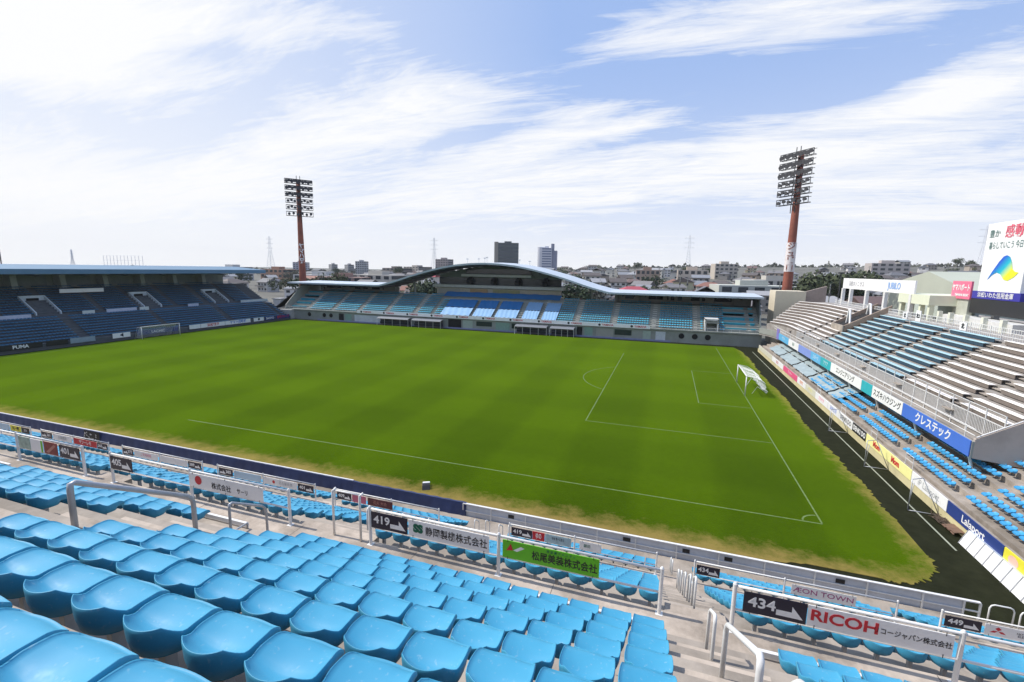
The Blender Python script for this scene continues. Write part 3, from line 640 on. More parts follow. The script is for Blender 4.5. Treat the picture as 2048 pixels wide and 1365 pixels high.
# goals
def goal(x0, sgn, label, rz=0):
    e_ = empty('goal', (x0, 34, 0), label, 'goal', 'goals')
    for y in (-3.66, 3.66):
        mb = MB(); mb.tube([(0,y,0),(0,y,2.44)], .06, 14); mb.build('post', WHITE, e_, smooth=True)
    mb = MB(); mb.tube([(0,-3.72,2.44),(0,3.72,2.44)], .06, 14); mb.build('crossbar', WHITE, e_, smooth=True)
    for y in (-3.66, 3.66): mb = MB(); mb.tube([(0,y,2.44),(sgn*1.1,y,2.3),(sgn*2.1,y,1.7 if sgn > 0 else .02)], .02, 8); mb.build('stanchion', WHITE, e_, smooth=True)
    mb = MB(); w = .011
    P = (lambda v: [(0,2.43),(sgn*.8,2.32),(sgn*1.6,2.12),(sgn*2.05,1.75),(sgn*2.25,1.15),(sgn*1.9,.95),(sgn*2.5,.75),(sgn*2.2,.45)]) if sgn > 0 else (lambda v: [(0,2.43),(sgn*.8,2.2),(sgn*1.5,1.3),(sgn*2.1,.05)])
    pr = P(0); L = [0]
    for a, b in zip(pr[:-1], pr[1:]): L.append(L[-1]+math.dist(a, b))
    def at(y, s_):
        x = np.interp(s_, L, [p[0] for p in pr]); z = np.interp(s_, L, [p[1] for p in pr])
        sag = .12*math.sin(y*1.7)*min(1, s_/L[-1]*2)
        return Vector((x+sag*.6*sgn, y*(1-.06*s_/L[-1]), z-.13*abs(math.sin((y+3.66)/7.32*math.pi*3))*min(1, s_)))
    st = .14; ns_ = int(L[-1]/st)
    for y in np.arange(-3.6, 3.61, .14):
        for k in range(ns_):
            a, b = at(y, k*st), at(y, (k+1)*st); mb.quad(a-Vector((0,w,0)), b-Vector((0,w,0)), b+Vector((0,w,0)), a+Vector((0,w,0)))
    for k in range(1, ns_+1):
        ys = np.arange(-3.6, 3.61, .28)
        for y0, y1 in zip(ys[:-1], ys[1:]):
            a, b = at(y0, k*st), at(y1, k*st); mb.quad(a-Vector((w,0,w)), b-Vector((w,0,w)), b+Vector((w,0,w)), a+Vector((w,0,w)))
    for yy in (-3.55, 3.55):
        for k in range(0, 14):
            z = .2+.15*k; mb.quad((0,yy,z),(sgn*2*(1-z/2.6)**.5,yy,z),(sgn*2*(1-z/2.6)**.5,yy,z+w*1.4),(0,yy,z+w*1.4)) if sgn < 0 else None
    mb.build('net', mat('net_white', (.8,.8,.8), .7), e_)
goal(0, 1, 'white goal with its net gathered up, beside the near corner end')
goal(-105, -1, 'distant white goal in front of the shaded end stand')
e_ = empty('net_stand', (1.6, 34, 0), 'low white frame holding the gathered goal net off the grass', 'net frame')
mb = MB(); mb.tube([(-.6,-2.2,.0),(-.1,-2.4,1.0),(.9,-2.7,.35)], .03, 8); mb.tube([(-.6,2.2,0),(-.1,2.3,1.0),(.9,2.7,.35)], .03, 8); mb.build('support_bar', WHITE, e_, smooth=True)
def practice(y0, label):
    e_ = empty('training_goal', (5.7, y0, 0), label, 'training goal', 'folded training goals by the pale wall')
    mb = MB(); r = .028
    mb.tube([(0,0,0),(0,0,2.1)], r, 8); mb.tube([(0,0,2.1),(.75,.45,2.1)], r, 8); mb.build('upright', GREYP, e_, smooth=True)
    mb = MB(); mb.tube([(0,0,.03),(1.55,-.1,.03)], r, 8); mb.tube([(.75,.45,2.1),(1.55,-.1,.03)], r, 8); mb.build('frame', GREYP, e_, smooth=True)
    mb = MB(); mb.tube([(0,0,.03),(.35,.8,.04)], r, 8); mb.tube([(.35,.8,.04),(.45,.75,1.6)], r*.8, 8); mb.build('brace', GREYP, e_, smooth=True)
practice(3.85, 'grey training goal frame closest to the white shelter'); practice(10.9, 'grey training goal frame midway along the pale wall')
practice(19.5, 'grey training goal frame farthest along the pale wall')
# piled net and timber
mb = MB()
for k in range(26):
    a = random.random()*6.28; x, y = 7.0+random.gauss(0,.16), 2.9+random.gauss(0,.35); q = [Vector((x+.25*math.cos(a+t*.9)*(1-t*.1), y+.35*math.sin(a+t*.9), .06+.12*random.random()+.1*(t % 2))) for t in range(7)]
    mb.tube(q, .014, 5)
tag(mb.build('net_pile', mat('brown_net', (.10,.07,.05), .9)), 'tangled brown net heaped against the pale wall', 'net pile')
for k in range(3):
    mb = MB(); a = .5+.3*k
    for q in range(5): mb.obox((7.0+.05*k, 1.9-.35*k+.075*q, .22+.03*k), (.30,.0,.06), (0,.03,0), (0,0,.02))
    mb.obox((6.78, 2.05-.35*k, .15), (.02,0,0), (0,.22,0), (0,0,.03)); mb.obox((7.2, 2.05-.35*k, .25), (.02,0,0), (0,.22,0), (0,0,.03))
    tag(mb.build('pallet', mat('pallet_wood', (.20,.12,.08), .9, var=.3)), ['wooden pallet leaning beside the tangled net','middle wooden pallet between the net and shelter','wooden pallet touching the white shelter'][k], 'pallet')
e_ = empty('team_shelter', (7.0, -2.5, 0), 'white ribbed bench shelter standing against the pale wall corner', 'shelter')
ya, yb_ = .5, -6.5
mb = MB(); mb.prismy([(6.72,.0),(6.78,.0),(7.12,.80),(7.07,.83)], yb_, ya); child(mb.build('front_panel', SIGNW), e_)
mb = MB(); mb.prismy([(7.07,.83),(7.12,.80),(7.25,.78),(7.25,.81)], yb_, ya); child(mb.build('roof', ROOFM), e_)
for y in np.linspace(yb_, ya, 11):
    mb = MB(); mb.prismy([(6.69,.0),(6.72,0),(7.08,.84),(7.05,.86)], y-.025, y+.025); child(mb.build('rib', GREYP), e_)
mb = MB(); mb.prismy([(6.78,.0),(7.25,.0),(7.25,.78),(7.12,.80)], ya-.03, ya); child(mb.build('side_panel', SIGNW), e_)

# ================================================================ NORTH STAND (runs along +x side)
e_ = empty('grandstand', (14, 30, 0), 'two tier concrete stand with rows of pale benches beside the goal', 'grandstand')
def zs_(x): return 5.6+.614*(x-11.4)
YN0, YN1 = 5.9, 63
prof = [(9.5,3.3),(9.5,3.95),(11.05,3.95),(11.05,5.1)]
for r in range(10):
    x = 11.05+.7*r; z = 5.17+.43*r
    prof += [(x, z), (x+.7, z)]
prof += [(18.05, 9.2), (34, 9.2), (34, 3.0), (12.6, 3.0)]
mb = MB(); mb.prismy(prof, YN0+.2, YN1); child(mb.build('upper_terrace', mat('upper_concrete', (.34,.31,.28), .92, var=.2, scale=.9, stain=.5)), e_)
mb = MB(); mb.prismy([(9.5,3.25),(9.5,4.5),(18.2,9.95),(26,9.95),(26,3.0),(12.2,2.95)], YN0, YN0+.2); child(mb.build('end_wall', mat('end_concrete', (.46,.385,.33), .9, var=.1, scale=.7, stain=.3)), e_)
def CP(s_, off):   # s along the stand, off outward from row zero
    if s_ <= YN1: return (11.4+off, s_)
    Rr = 12; a = (s_-YN1)/Rr
    return (-.6+(Rr+off)*math.cos(a), YN1+(Rr+off)*math.sin(a))
mb = MB()
for k in range(6):
    s0, s1 = YN1+1.25*k, YN1+1.25*(k+1); mb.prismz([CP(s0,-2.03), CP(s1,-2.03), CP(s1,-1.9), CP(s0,-1.9)], 3.3, 4.35)
child(mb.build('corner_parapet', CONCG), e_)
mb = MB(); mb.box(9.38, 9.5, YN0, YN1, 3.3, 4.35); child(mb.build('parapet', CONCG), e_)
# curved corner part
mb = MB()
for r in range(-1, 11):
    o0 = -.35+.7*r if r >= 0 else -1.95; o1 = -.35+.7*(r+1); z = 5.17+.43*r if r >= 0 else 3.95
    if r == -1: o1 = -.35
    if r == 10: o1 = 14; z = 9.2
    for k in range(6):
        s0, s1 = YN1+1.25*k, YN1+1.25*(k+1)
        P = [CP(s0,o0), CP(s1,o0), CP(s1,o1), CP(s0,o1)]; mb.prismz(P, 3.0, z)
child(mb.build('corner_terrace', mat('upper_concrete', (.17,.15,.13))), e_)
# lower deck
prof = [(7.3,-.2),(7.3,1.32),(7.5,1.32),(7.5,.75)]
for r in range(8):
    x = 7.95+.7*r; z = 1.28+.33*r-.0
    prof += [(x-.05, (z-.33) if r else .75), (x-.05, z)]
prof += [(13.6, 3.59), (13.6,-.2)]
mb = MB(); mb.prismy(prof, -30, 66.5); child(mb.build('lower_terrace', CONC), e_)
mb = MB(); mb.box(7.27, 7.3, -12, 67, 0, .62); child(mb.build('front_wall', CREAMW), e_)
aN = [12.1+8.18*k for k in range(-5, 7)]
for ya in aN:
    if not YN0 < ya < YN1: continue
    mb = MB()
    for r in range(10): mb.box(11.05+.7*r-.35, 11.05+.7*r, ya-.55, ya+.55, 4.9+.43*r, 5.17+.43*r-.215)
    child(mb.build('aisle_steps', CONC), e_)
for k, y in enumerate([6.5, 13.7, 21.0, 28.1, 35.3, 42.5, 49.7]):
    mb = MB(); mb.tube([(9.62,y+.0,3.28),(10.15,y+.25,1.9)], .085, 10); mb.box(9.95,10.4,y,y+.5,1.9,2.35) if k < 2 else None
    child(mb.build('pillar', WHITE, smooth=False), e_)
for y in np.arange(YN0+1, 62, 3.6):
    mb = MB(); mb.tube([(9.45,y,4.35),(9.45,y,5.15)], .03, 6); child(mb.build('rail_post', WHITE), e_)
mb = MB()
for z in (4.75, 5.15): mb.tube([(9.45,YN0,z),(9.45,66,z)], .028, 6)
child(mb.build('parapet_rail', WHITE), e_)
mb = MB()
for y in np.arange(YN0+.3, 57, .16): mb.box(10.98, 11.01, y-.02, y+.02, 4.3, 5.35)
for y in np.arange(YN0+.3, 57, 1.9): mb.box(10.97, 11.02, y-.035, y+.035, 3.95, 6.1)
mb.box(10.97,11.02,YN0+.3,57,5.33,5.38); mb.box(10.97,11.02,YN0+.3,57,4.28,4.32); mb.box(10.97,11.02,YN0+.3,57,6.06,6.1)
tag(child(mb.build('balustrade', WHITE), e_), kind='stuff')
mb = MB(); mb.tube([(9.6,YN0+.1,4.62),(18.2,YN0+.1,10.05)], .04, 8); child(mb.build('end_rail', WHITE), e_)
# benches
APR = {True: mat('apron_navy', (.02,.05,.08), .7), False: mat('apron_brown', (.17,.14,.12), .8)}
def bench(s0, s1, r, m, mname):
    mb = MB(); n = max(1, int(abs(s1-s0)/1.5)) if s1 > YN1 else 1
    o = .7*r; z = 5.6+.43*r
    for k in range(n):
        a, b = s0+(s1-s0)*k/n, s0+(s1-s0)*(k+1)/n
        P = [CP(a,o-.2), CP(b,o-.2), CP(b,o+.26), CP(a,o+.26)]; mb.prismz(P, z-.055, z)
    cx, cy = CP((s0+s1)/2, o)
    root = empty('bench', (cx, cy, z-.43), None, 'bench', 'long benches on the upper tier')
    child(mb.build('seat', m, bevel=.015), root)
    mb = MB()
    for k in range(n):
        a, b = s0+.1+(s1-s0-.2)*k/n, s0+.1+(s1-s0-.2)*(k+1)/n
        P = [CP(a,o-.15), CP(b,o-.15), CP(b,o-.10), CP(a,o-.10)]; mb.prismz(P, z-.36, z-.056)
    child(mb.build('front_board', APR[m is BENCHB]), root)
    mb = MB()
    for q in np.arange(s0+.5, s1, 1.6):
        x, y = CP(q, o+.02); mb.box(x-.05, x+.05, y-.03, y+.03, z-.43, z-.055)
    child(mb.build('support', CONCD), root)
    return root
BD = ['nearest the end wall','second from the end wall','third from the end wall','fourth from the end wall','fifth from the end wall','sixth from the end wall','by the corner box']
for b in range(7):
    s0 = 12.1+8.18*(b-1)+.6 if b else YN0+.5; s1 = 12.1+8.18*b-.6
    if b == 6: s1 = YN1+7.0
    blue = b in (2, 3, 4)
    for r in range(10):
        a, c = s0, s1
        if b == 0 and r == 9: continue
        if b == 5 and r >= 4: a = 49.8
        if c-a < .8: continue
        m = BENCHB if blue else BENCHW
        if b == 5 and r > 3: m = BENCHW
        o = bench(a, c, r, m, '')
        o['label'] = '%s bench, %s row up, block %s' % ('pale blue' if blue else 'off white', ordn(r), BD[b])
for q in range(10):     # near block continues past the aisle to the frame edge at the top
    pass
# vomitory
e2 = empty('vomitory', (16, 42, 7), 'tan walled stair opening with white braced frames cut into the benches', 'stair opening')
mb = MB(); tan = mat('tan_concrete', (.34,.25,.19), .85, var=.12, scale=1, stain=.3)
mb.prismy([(13.7,6.9),(18.9,10.0),(18.9,10.75),(13.7,7.75)], 44.6, 44.85); child(mb.build('side_wall', tan), e2)
mb = MB(); mb.prismy([(13.7,6.9),(18.9,10.0),(18.9,10.75),(13.7,7.75)], 49.2, 49.4); child(mb.build('side_wall', tan), e2)
mb = MB(); mb.box(13.55, 13.75, 44.6, 49.4, 6.6, 7.75); child(mb.build('front_wall', CONC), e2)
mb = MB(); mb.prismy([(13.9,7.3),(18.9,9.9),(18.9,10.1),(13.9,7.45)], 44.9, 49.2); child(mb.build('floor', DARK), e2)
for x, h in ((14.6, 2.0), (16.9, 1.5)):
    mb = MB(); z = 5.6+.614*(x-11.4)+.3
    mb.tube([(x,45.4,z),(x+.1,46.2,z+h),(x+.2,46.9,z+h),(x+.3,47.7,z)], .13, 6); child(mb.build('frame', SIGNW), e2)
# parapet boards and upper banners
def boardW(y0, y1, x, z0, z1, m, label, body=None, tm=None, size=None, cat='advertising board', name='advertising_board', bold=.0, face='W'):
    d = -1 if face == 'W' else 1
    e_ = empty(name, (x, (y0+y1)/2, z0), label, cat)
    mb = MB(); mb.box(x-.03, x+.03, y0, y1, z0, z1); child(mb.build('board', m), e_)
    if body: text(body, size or (z1-z0)*.72, (x+d*.034, (y0+y1)/2, (z0+z1)/2), face, tm, e_, ext=.002, bold=bold, maxw=abs(y1-y0)*.9)
    return e_
X9 = 9.33
PURP = mat('purple_sign', (.22,.18,.50), .5); LAV = mat('lavender_sign', (.22,.30,.66), .5); SKYB = mat('sky_sign', (.12,.42,.68), .5)
boardW(5.95, 15.0, X9, 3.32, 4.38, BLUE, 'long blue banner with white katakana at the end of the upper parapet', 'クレステック', SIGNW, .82, bold=.02)
boardW(15.05, 21.1, X9, 3.32, 4.38, SIGNW, 'white banner with black katakana beside the blue banner', 'スズキハウジング', BLACK, .7, bold=.012)
boardW(21.15, 23.7, X9, 3.32, 4.38, TEAL, 'teal banner between two white ones on the parapet')
boardW(23.75, 33.1, X9, 3.32, 4.38, SIGNW, 'long white banner with black katakana beyond the teal one', 'エンジニアリング', BLACK, .7, bold=.012)
boardW(33.15, 37, X9, 3.32, 4.38, TEAL, 'teal banner with white letters farther along the parapet', 'アクア', SIGNW, .6)
boardW(37.05, 41.4, X9, 3.32, 4.38, SKYB, 'sky blue and white banner on the far parapet', 'スポーツ', SIGNW, .6)
boardW(41.45, 47.8, X9, 3.32, 4.38, LAV, 'lavender blue banner on the far parapet')
boardW(47.85, 54, X9, 3.32, 4.38, SIGNW, 'white banner near the corner on the parapet', '静岡', GREEN, .6)
boardW(54.05, 61, X9, 3.32, 4.38, SKYB, 'pale blue banner with white strokes nearest the main stand', 'ヤマト', SIGNW, .7)
boardW(61.1, 62.9, X9, 3.2, 5.0, PURP, 'tall violet panel at the corner of the upper parapet')
X7 = 7.24
LAVT = mat('navy_board', (.02,.045,.20), .5, var=.05); PINK = mat('pink_sign', (.72,.10,.22), .5, var=.04); CREAMB = mat('cream_sign', (.62,.60,.48), .5)
boardW(-8.0, -2.0, X7, .62, 1.38, YEL, 'yellow banner with a pale round emblem at the near end of the wall')
boardW(-1.95, 3.0, X7, .62, 1.38, LAVT, 'navy banner with white lettering on the pale wall', 'Lalaport', SIGNW, .62, bold=.01)
boardW(3.05, 7.4, X7, .62, 1.38, SIGNW, 'white banner with grey lettering beside the navy one', 'ıP Lalaport', GREYP, .6)
boardW(7.45, 15.3, X7, .62, 1.38, PYEL, 'long pale yellow banner with two red words')
yb_o = bpy.data.objects['advertising_board.%03d' % (max(int(o.name[-3:]) if o.name[-4] == '.' else 0 for o in bpy.data.objects if o.name.startswith('advertising_board')))]
for yy in (9.9, 13.2): text('Mom', .62, (X7-.036, yy, 1.0), 'W', RED, yb_o, bold=.03)
boardW(15.35, 18.4, X7, .62, 1.38, BLACK, 'black banner with white capitals on the pale wall', 'DENKI DO', SIGNW, .62, bold=.02)
boardW(18.45, 22.0, X7, .62, 1.38, SIGNW, 'white banner with black capitals next to the black one', 'DENKI DO', BLACK, .6, bold=.01)
boardW(22.05, 25.5, X7, .62, 1.38, SIGNW, 'white banner with small blue writing', '遠州信用', BLUE, .5)
boardW(25.55, 30, X7, .62, 1.38, SIGNW, 'white banner with pink writing along the wall', 'さわやか', PINK, .5)
boardW(30.05, 34, X7, .62, 1.38, CREAMB, 'cream banner with yellow strokes midway along the wall', 'ヤマハ', YEL, .55)
boardW(34.05, 38, X7, .62, 1.38, SIGNW, 'white banner with orange mark', '春華堂', mat('orange_ink', (.7,.2,.04), .5), .5)
boardW(38.05, 46, X7, .62, 1.38, PINK, 'long pink banner with white letters beyond the goal', 'ラッキー', SIGNW, .55)
boardW(46.05, 54, X7, .62, 1.38, SIGNW, 'white and red banner beyond the pink one', '磐田市', RED, .5)
boardW(54.05, 66, X7, .62, 1.38, CREAMB, 'plain cream banner ending at the main stand')
mb = MB(); mb.add([(X7-.036, -2.7+.28*math.cos(t)*1.3, 1.0+.27*math.sin(t)) for t in np.linspace(0, 2*math.pi, 20)[:-1]], [tuple(range(19))[::-1]]); tag(mb.build('emblem', mat('pale_emblem', (.8,.5,.4), .5)), 'pale round emblem on the yellow wall banner', 'emblem')
# seats on the lower deck
Vn, Fn = seat_data(4, depth=.40, width=.43); pts = []
for r in range(7):
    for y in np.arange(-14, 37, .5):
        if min(abs(y-a+.0) for a in aN) < .75: continue
        if (y > 25 and r > 2) or (abs((y-.3) % 8.18-4) < 0): continue
        pts.append((8.26+.7*r, y, 1.29+.33*r))
stuff_seats('north_seat_rows', pts, R(90), SEAT_N, 'blue seats on the lower tier behind the wall banners', Vn, Fn)
# tarps over far lower rows
for k, (y0, y1) in enumerate([(26,28.6),(29.2,36.5),(37.2,44.5),(45.2,52.6),(53.3,61)]):
    for h, (xa, xb) in enumerate([(8.0,9.3),(9.4,10.9)]):
        mb = MB(); mb.sheet(lambda u, v: (xa+(xb-xa)*v, y0+(y1-y0)*u, 1.75+.33/.7*(xa+(xb-xa)*v-8.26)+.05*math.sin(u*40)+.04*math.sin(v*9+u*13)), 26, 6)
        o = tag(mb.build('seat_cover', TARP, smooth=True), '%s grey plastic cover over %s seats, %s bay past the open seats' % (['lower','upper'][h], ['front','rear'][h], ordn(k)), 'seat cover', 'grey covers on the lower tier')
for k, y in enumerate([7.9, 13.9, 21.1, 29.0, 36.8, 45, 53]):
    mb = MB(); mb.tube([(7.42,y,1.3),(7.42,y,2.15),(7.42,y+1.1,2.15),(7.42,y+1.1,1.3)], .022, 6); mb.tube([(7.42,y,1.75),(7.42,y+1.1,1.75)], .015, 6)
    tag(mb.build('gate_rail', WHITE), '%s thin white gate rail on the low wall counted from the near corner' % ordn(k), 'gate rail', 'gate rails on the low wall')
mb = MB(); mb.tube([(7.5,-3.5,1.3),(7.5,-3.5,2.0),(8.6,-3.5,2.4)], .03, 8); mb.tube([(7.5,-3.5,1.65),(8.6,-3.5,2.05)], .025, 8); mb.tube([(8.6,-3.5,1.5),(8.6,-3.5,2.4)], .03, 8)
tag(mb.build('stair_rail', GREYP), 'grey stair rail above the navy banner', 'stair rail')
# concourse things
mb = MB()
for y in np.arange(7, 66, 1.5): mb.box(18.5,18.56,y-.03,y+.03,9.2,10.35)
for z in (9.6,9.95,10.3): mb.box(18.5,18.56,7,66,z,z+.05)
for y in np.arange(7, 66, .3): mb.box(18.51,18.54,y-.015,y+.015,9.3,10.3)
tag(mb.build('concourse_fence', WHITE), 'white barred fence behind the top bench row', 'fence')
e2 = empty('corner_block', (14, 76, 0), 'windowless cream block at the corner below the rusty floodlight mast', 'building')
mb = MB(); mb.box(11.4, 16.9, 78, 84, 0, 11.2); child(mb.build('wall', CREAM), e2)
mb = MB(); mb.prismy([(16.9,2),(20.5,2),(20.5,12.4),(16.9,11.2)], 78.3, 79); child(mb.build('wing_wall', mat('wing_brown', (.30,.24,.21), .85)), e2)
e2 = empty('long_sign', (21.5, 60, 9.2), 'long white hoarding raised on white posts behind the benches', 'hoarding')
mb = MB(); mb.box(21.4, 21.6, 45.5, 72.5, 12.25, 14.1); child(mb.build('board', SIGNW), e2)
for y in (46, 54, 61, 68, 72): 
    mb = MB(); mb.box(21.2, 21.65, y-.3, y+.3, 9.2, 12.25); child(mb.build('post', WHITE), e2)
text('浜松ホトニクス', 1.0, (21.37, 66, 13.1), 'W', GREYP, e2, maxw=7); text('JUBILO', 1.3, (21.37, 51.5, 13.2), 'W', mat('sky_ink', (.25,.42,.75), .5), e2, maxw=6, bold=.03)
# canopy building, kiosks
e2 = empty('canopy_building', (24, 46, 9.2), 'pale cream gate building with a flat canopy and square pillars', 'building')
mb = MB(); mb.box(21.3, 27, 41.2, 49.5, 11.1, 12.35); child(mb.build('canopy', mat('canopy_cream', (.66,.68,.52), .7, var=.04)), e2)
for y in (41.6, 43.8, 46.6, 49.1):
    mb = MB(); mb.box(21.5, 22.0, y-.25, y+.25, 9.2, 11.1); child(mb.build('pillar', mat('canopy_cream', (.6,.6,.5))), e2)
mb = MB(); mb.box(26, 26.4, 41.2, 60, 9.2, 11.3); child(mb.build('rear_wall', mat('pale_green_wall', (.42,.47,.42), .8)), e2)
e2 = empty('gymnasium', (55, 70, 5), 'large pale green roofed hall behind the hoardings', 'building')
mb = MB(); mb.prismx([(62,12.2),(62,6),(92,6),(92,13),(77,15.6)], 36, 70); mb.v = [(x+(-.0), y, z) for x, y, z in mb.v]; child(mb.build('roof', mat('hall_roof', (.42,.44,.36), .75, var=.06, scale=.2)), e2)
mb = MB(); mb.box(35.5, 70.5, 61.4, 62, 5, 12); child(mb.build('wall', mat('hall_wall', (.40,.44,.38), .8)), e2)
e2 = empty('kiosk', (25, 37, 9.2), 'white walled stall row with small dark notices below the big screen', 'kiosk')
mb = MB(); mb.box(22.5, 25, 28, 41, 9.2, 10.15); child(mb.build('wall', mat('kiosk_white', (.62,.62,.60), .7, stain=.15)), e2)
for y in (29, 32, 35.2, 38.2, 40.6):
    mb = MB(); mb.box(22.1, 22.5, y-.22, y+.22, 9.2, 10.5); child(mb.build('pillar', mat('pillar_cream', (.68,.69,.58))), e2)
for k, y in enumerate((27.5, 36.4, 39.6, 46, 51)):
    e3 = empty('notice_board', (18.4, y, 9.5), ['white notice by the frame edge fence','white notice with 北2 mark under the pink hoarding','small white notice on the fence beside the kiosk','dark lettered notice under the canopy','small notice on the fence before the vomitory'][k], 'notice')
    mb = MB(); mb.box(18.4,18.46,y-.55,y+.55,9.45,10.7 if k == 1 else 10.25); child(mb.build('board', SIGNW), e3)
    text('北2' if k == 1 else '北', .55, (18.38, y, 10.05 if k == 1 else 9.85), 'W', BLACK, e3, bold=.02)
for k, y in enumerate((8, 11, 14, 17, 20, 23)):
    pass
# pink sign and screen
e2 = empty('pink_hoarding', (24, 40, 12), 'pink hoarding with white katakana beside the giant screen', 'hoarding')
mb = MB(); mb.box(23.9, 24.1, 38.5, 42.3, 12.1, 14.2); child(mb.build('board', mat('pink_board', (.75,.16,.26), .5, var=.04)), e2)
text('ヤマハボート', .85, (23.87, 40.4, 13.4), 'W', SIGNW, e2, maxw=3.5, bold=.03); text('YAMAHA BOAT', .4, (23.87, 40.1, 12.55), 'W', SIGNW, e2, maxw=2.8, bold=.02)
mb = MB(); mb.box(24.1, 24.6, 39, 42, 9.2, 12.1); child(mb.build('support_wall', mat('pillar_grey', (.42,.43,.36))), e2)
e2 = empty('scoreboard', (25, 34, 9.2), 'giant scoreboard with a white poster, navy name strip and black screen', 'scoreboard')
mb = MB(); mb.box(24.05, 26.5, 14, 38.5, 10.6, 12.3); child(mb.build('screen', mat('screen_black', (.02,.02,.022), .35)), e2)
mb = MB(); mb.box(24.0, 26.2, 30.6, 37.4, 13.15, 20.6); child(mb.build('poster_panel', SIGNW), e2)
mb = MB(); mb.box(23.98, 26.2, 30.4, 38.3, 12.3, 13.15); child(mb.build('name_strip', mat('indigo_strip', (.035,.03,.30), .5, var=.03)), e2)
text('浜松いわた信用金庫', .66, (23.95, 34.3, 12.72), 'W', SIGNW, e2, maxw=6.6, bold=.006)
text('感動', 1.45, (23.96, 32.9, 19.45), 'W', mat('poster_red', (.72,.10,.16), .5), e2, bold=.01)
text('豊か', .9, (23.96, 36.0, 19.4), 'W', mat('poster_green', (.07,.16,.14), .5), e2)
text('暮らしていこう 今日も', .85, (23.96, 33.7, 18.1), 'W', mat('poster_green', (.07,.16,.14), .5), e2, maxw=5.9)
def grad():
    m = bpy.data.materials.new('emblem_gradient'); m.use_nodes = True; t = m.node_tree; b = t.nodes['Principled BSDF']
    g = N('ShaderNodeNewGeometry', t); s = N('ShaderNodeSeparateXYZ', t); LK(g.outputs['Position'], s.inputs[0], t)
    f = math_('ADD', math_('MULTIPLY', math_('SUBTRACT', 34.2, s.outputs[1], t), .20, t), math_('MULTIPLY', math_('SUBTRACT', 16.6, s.outputs[2], t), .22, t), t)
    r = N('ShaderNodeValToRGB', t); e = r.color_ramp.elements; e[0].position = .05; e[0].color = (.01,.10,.55,1); e[1].position = .62; e[1].color = (.80,.82,.02,1)
    q = e.new(.33); q.color = (.0,.45,.55,1); LK(f, r.inputs[0], t); LK(r.outputs[0], b.inputs['Base Color'], t); return m
mb = MB(); E_ = [(1971,557),(1979,541),(1990,522),(1997,513),(2003,511),(2009,514),(2014,524),(2017,536),(2023,541),(2029,542),(2021,551),(2011,557),(2004,555),(1996,545),(1988,542),(1980,547)]
mb.add([(23.96, 37.4-(p-1955)/82*6.8, 13.15+(578-q)/128*7.45) for p, q in E_], [tuple(range(len(E_)))])
child(mb.build('emblem', grad()), e2)
for y in (15, 20, 25, 30, 36):
    mb = MB(); mb.box(25.0, 25.5, y-.25, y+.25, 9.2, 10.6); child(mb.build('column', GREYP), e2)

# ================================================================ MAIN STAND (far side)
ms_ = empty('grandstand', (-52, 78, 0), 'main stand across the pitch with an arched pale roof and blue seats', 'grandstand')
XL, XR = -111, 8.6
prof = [(72,0),(72,2.45),(71.75,2.5),(71.75,2.75),(72.3,2.75)]
for r in range(12): prof += [(72.5+.75*r, 2.72+.42*r), (72.5+.75*(r+1), 2.72+.42*r)]
prof += [(81.5,7.34),(86,7.34),(86,0)]
mb = MB(); mb.prismx(prof, XL, XR); child(mb.build('terrace', CONCG), ms_)
def roofz(x):
    d = abs(x+52.6); 
    return float(np.interp(d, [0,4,8,12,16,20,24,26.5,30.2,31.5,70], [16.1,15.95,15.55,14.85,13.9,12.85,11.6,10.85,9.95,9.9,9.9]))
xsr = sorted(set(list(np.linspace(XL-2.5, XR+.4, 20))+list(np.linspace(-85, -20, 90))))
mb = MB(); TH = .42
for (ya, yb2, mi) in ((75.6, 88, 0),):
    V = []
    for x in xsr: z = roofz(x); V += [(x,ya,z),(x,yb2,z+.25),(x,yb2,z-.35),(x,ya+.15,z-TH)]
    n = len(xsr); F = []
    for i in range(n-1):
        for k in range(4): F.append((4*i+k, 4*i+(k+1) % 4, 4*i+4+(k+1) % 4, 4*i+4+k)[::-1])
    F += [(0,1,2,3), tuple(4*(n-1)+k for k in (3,2,1,0))]
    mb.add(V, F); mb.m = []
    for i in range(n-1): mb.m += [0, 0, 1, 2]
    mb.m += [0, 0]
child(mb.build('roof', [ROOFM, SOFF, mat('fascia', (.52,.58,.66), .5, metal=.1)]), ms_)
mb = MB()
for x in np.arange(XL+1, XR, 2.45):
    z = roofz(x)
    mb.prismx([(76,z-.66),(87,z-.36),(87,z-.75),(77,z-.95)], x-.06, x+.06)
child(mb.build('roof_ribs', STEEL), ms_)
segs = [(XL+1, -83), (-22, XR-.4)]
for a, b in segs: mb = MB(); mb.box(a, b, 85.6, 86.0, 7.3, 9.75); child(mb.build('rear_wall', WALLB), ms_)
for k, (a, b) in enumerate([(-108,-103),(-98,-93.5),(-92,-88),(-19.5,-17.5),(-14,-10.8),(-9.8,-8.2),(-7.5,-6.5),(-4.5,-1.5),(.5,4.5)]):
    mb = MB(); mb.box(a, b, 85.5, 85.58, 8.1, 9.6); child(mb.build('window', DARK if k % 3 else GLASS), ms_)
for x in list(np.arange(XL+2, -84, 6.8))+[-84, -77.5, -27.5, -21.5]+list(np.arange(-16, XR, 6.8)):
    mb = MB(); mb.box(x-.25, x+.25, 84.9, 85.45, 6.5, roofz(x)-.6); child(mb.build('column', CONCG), ms_)
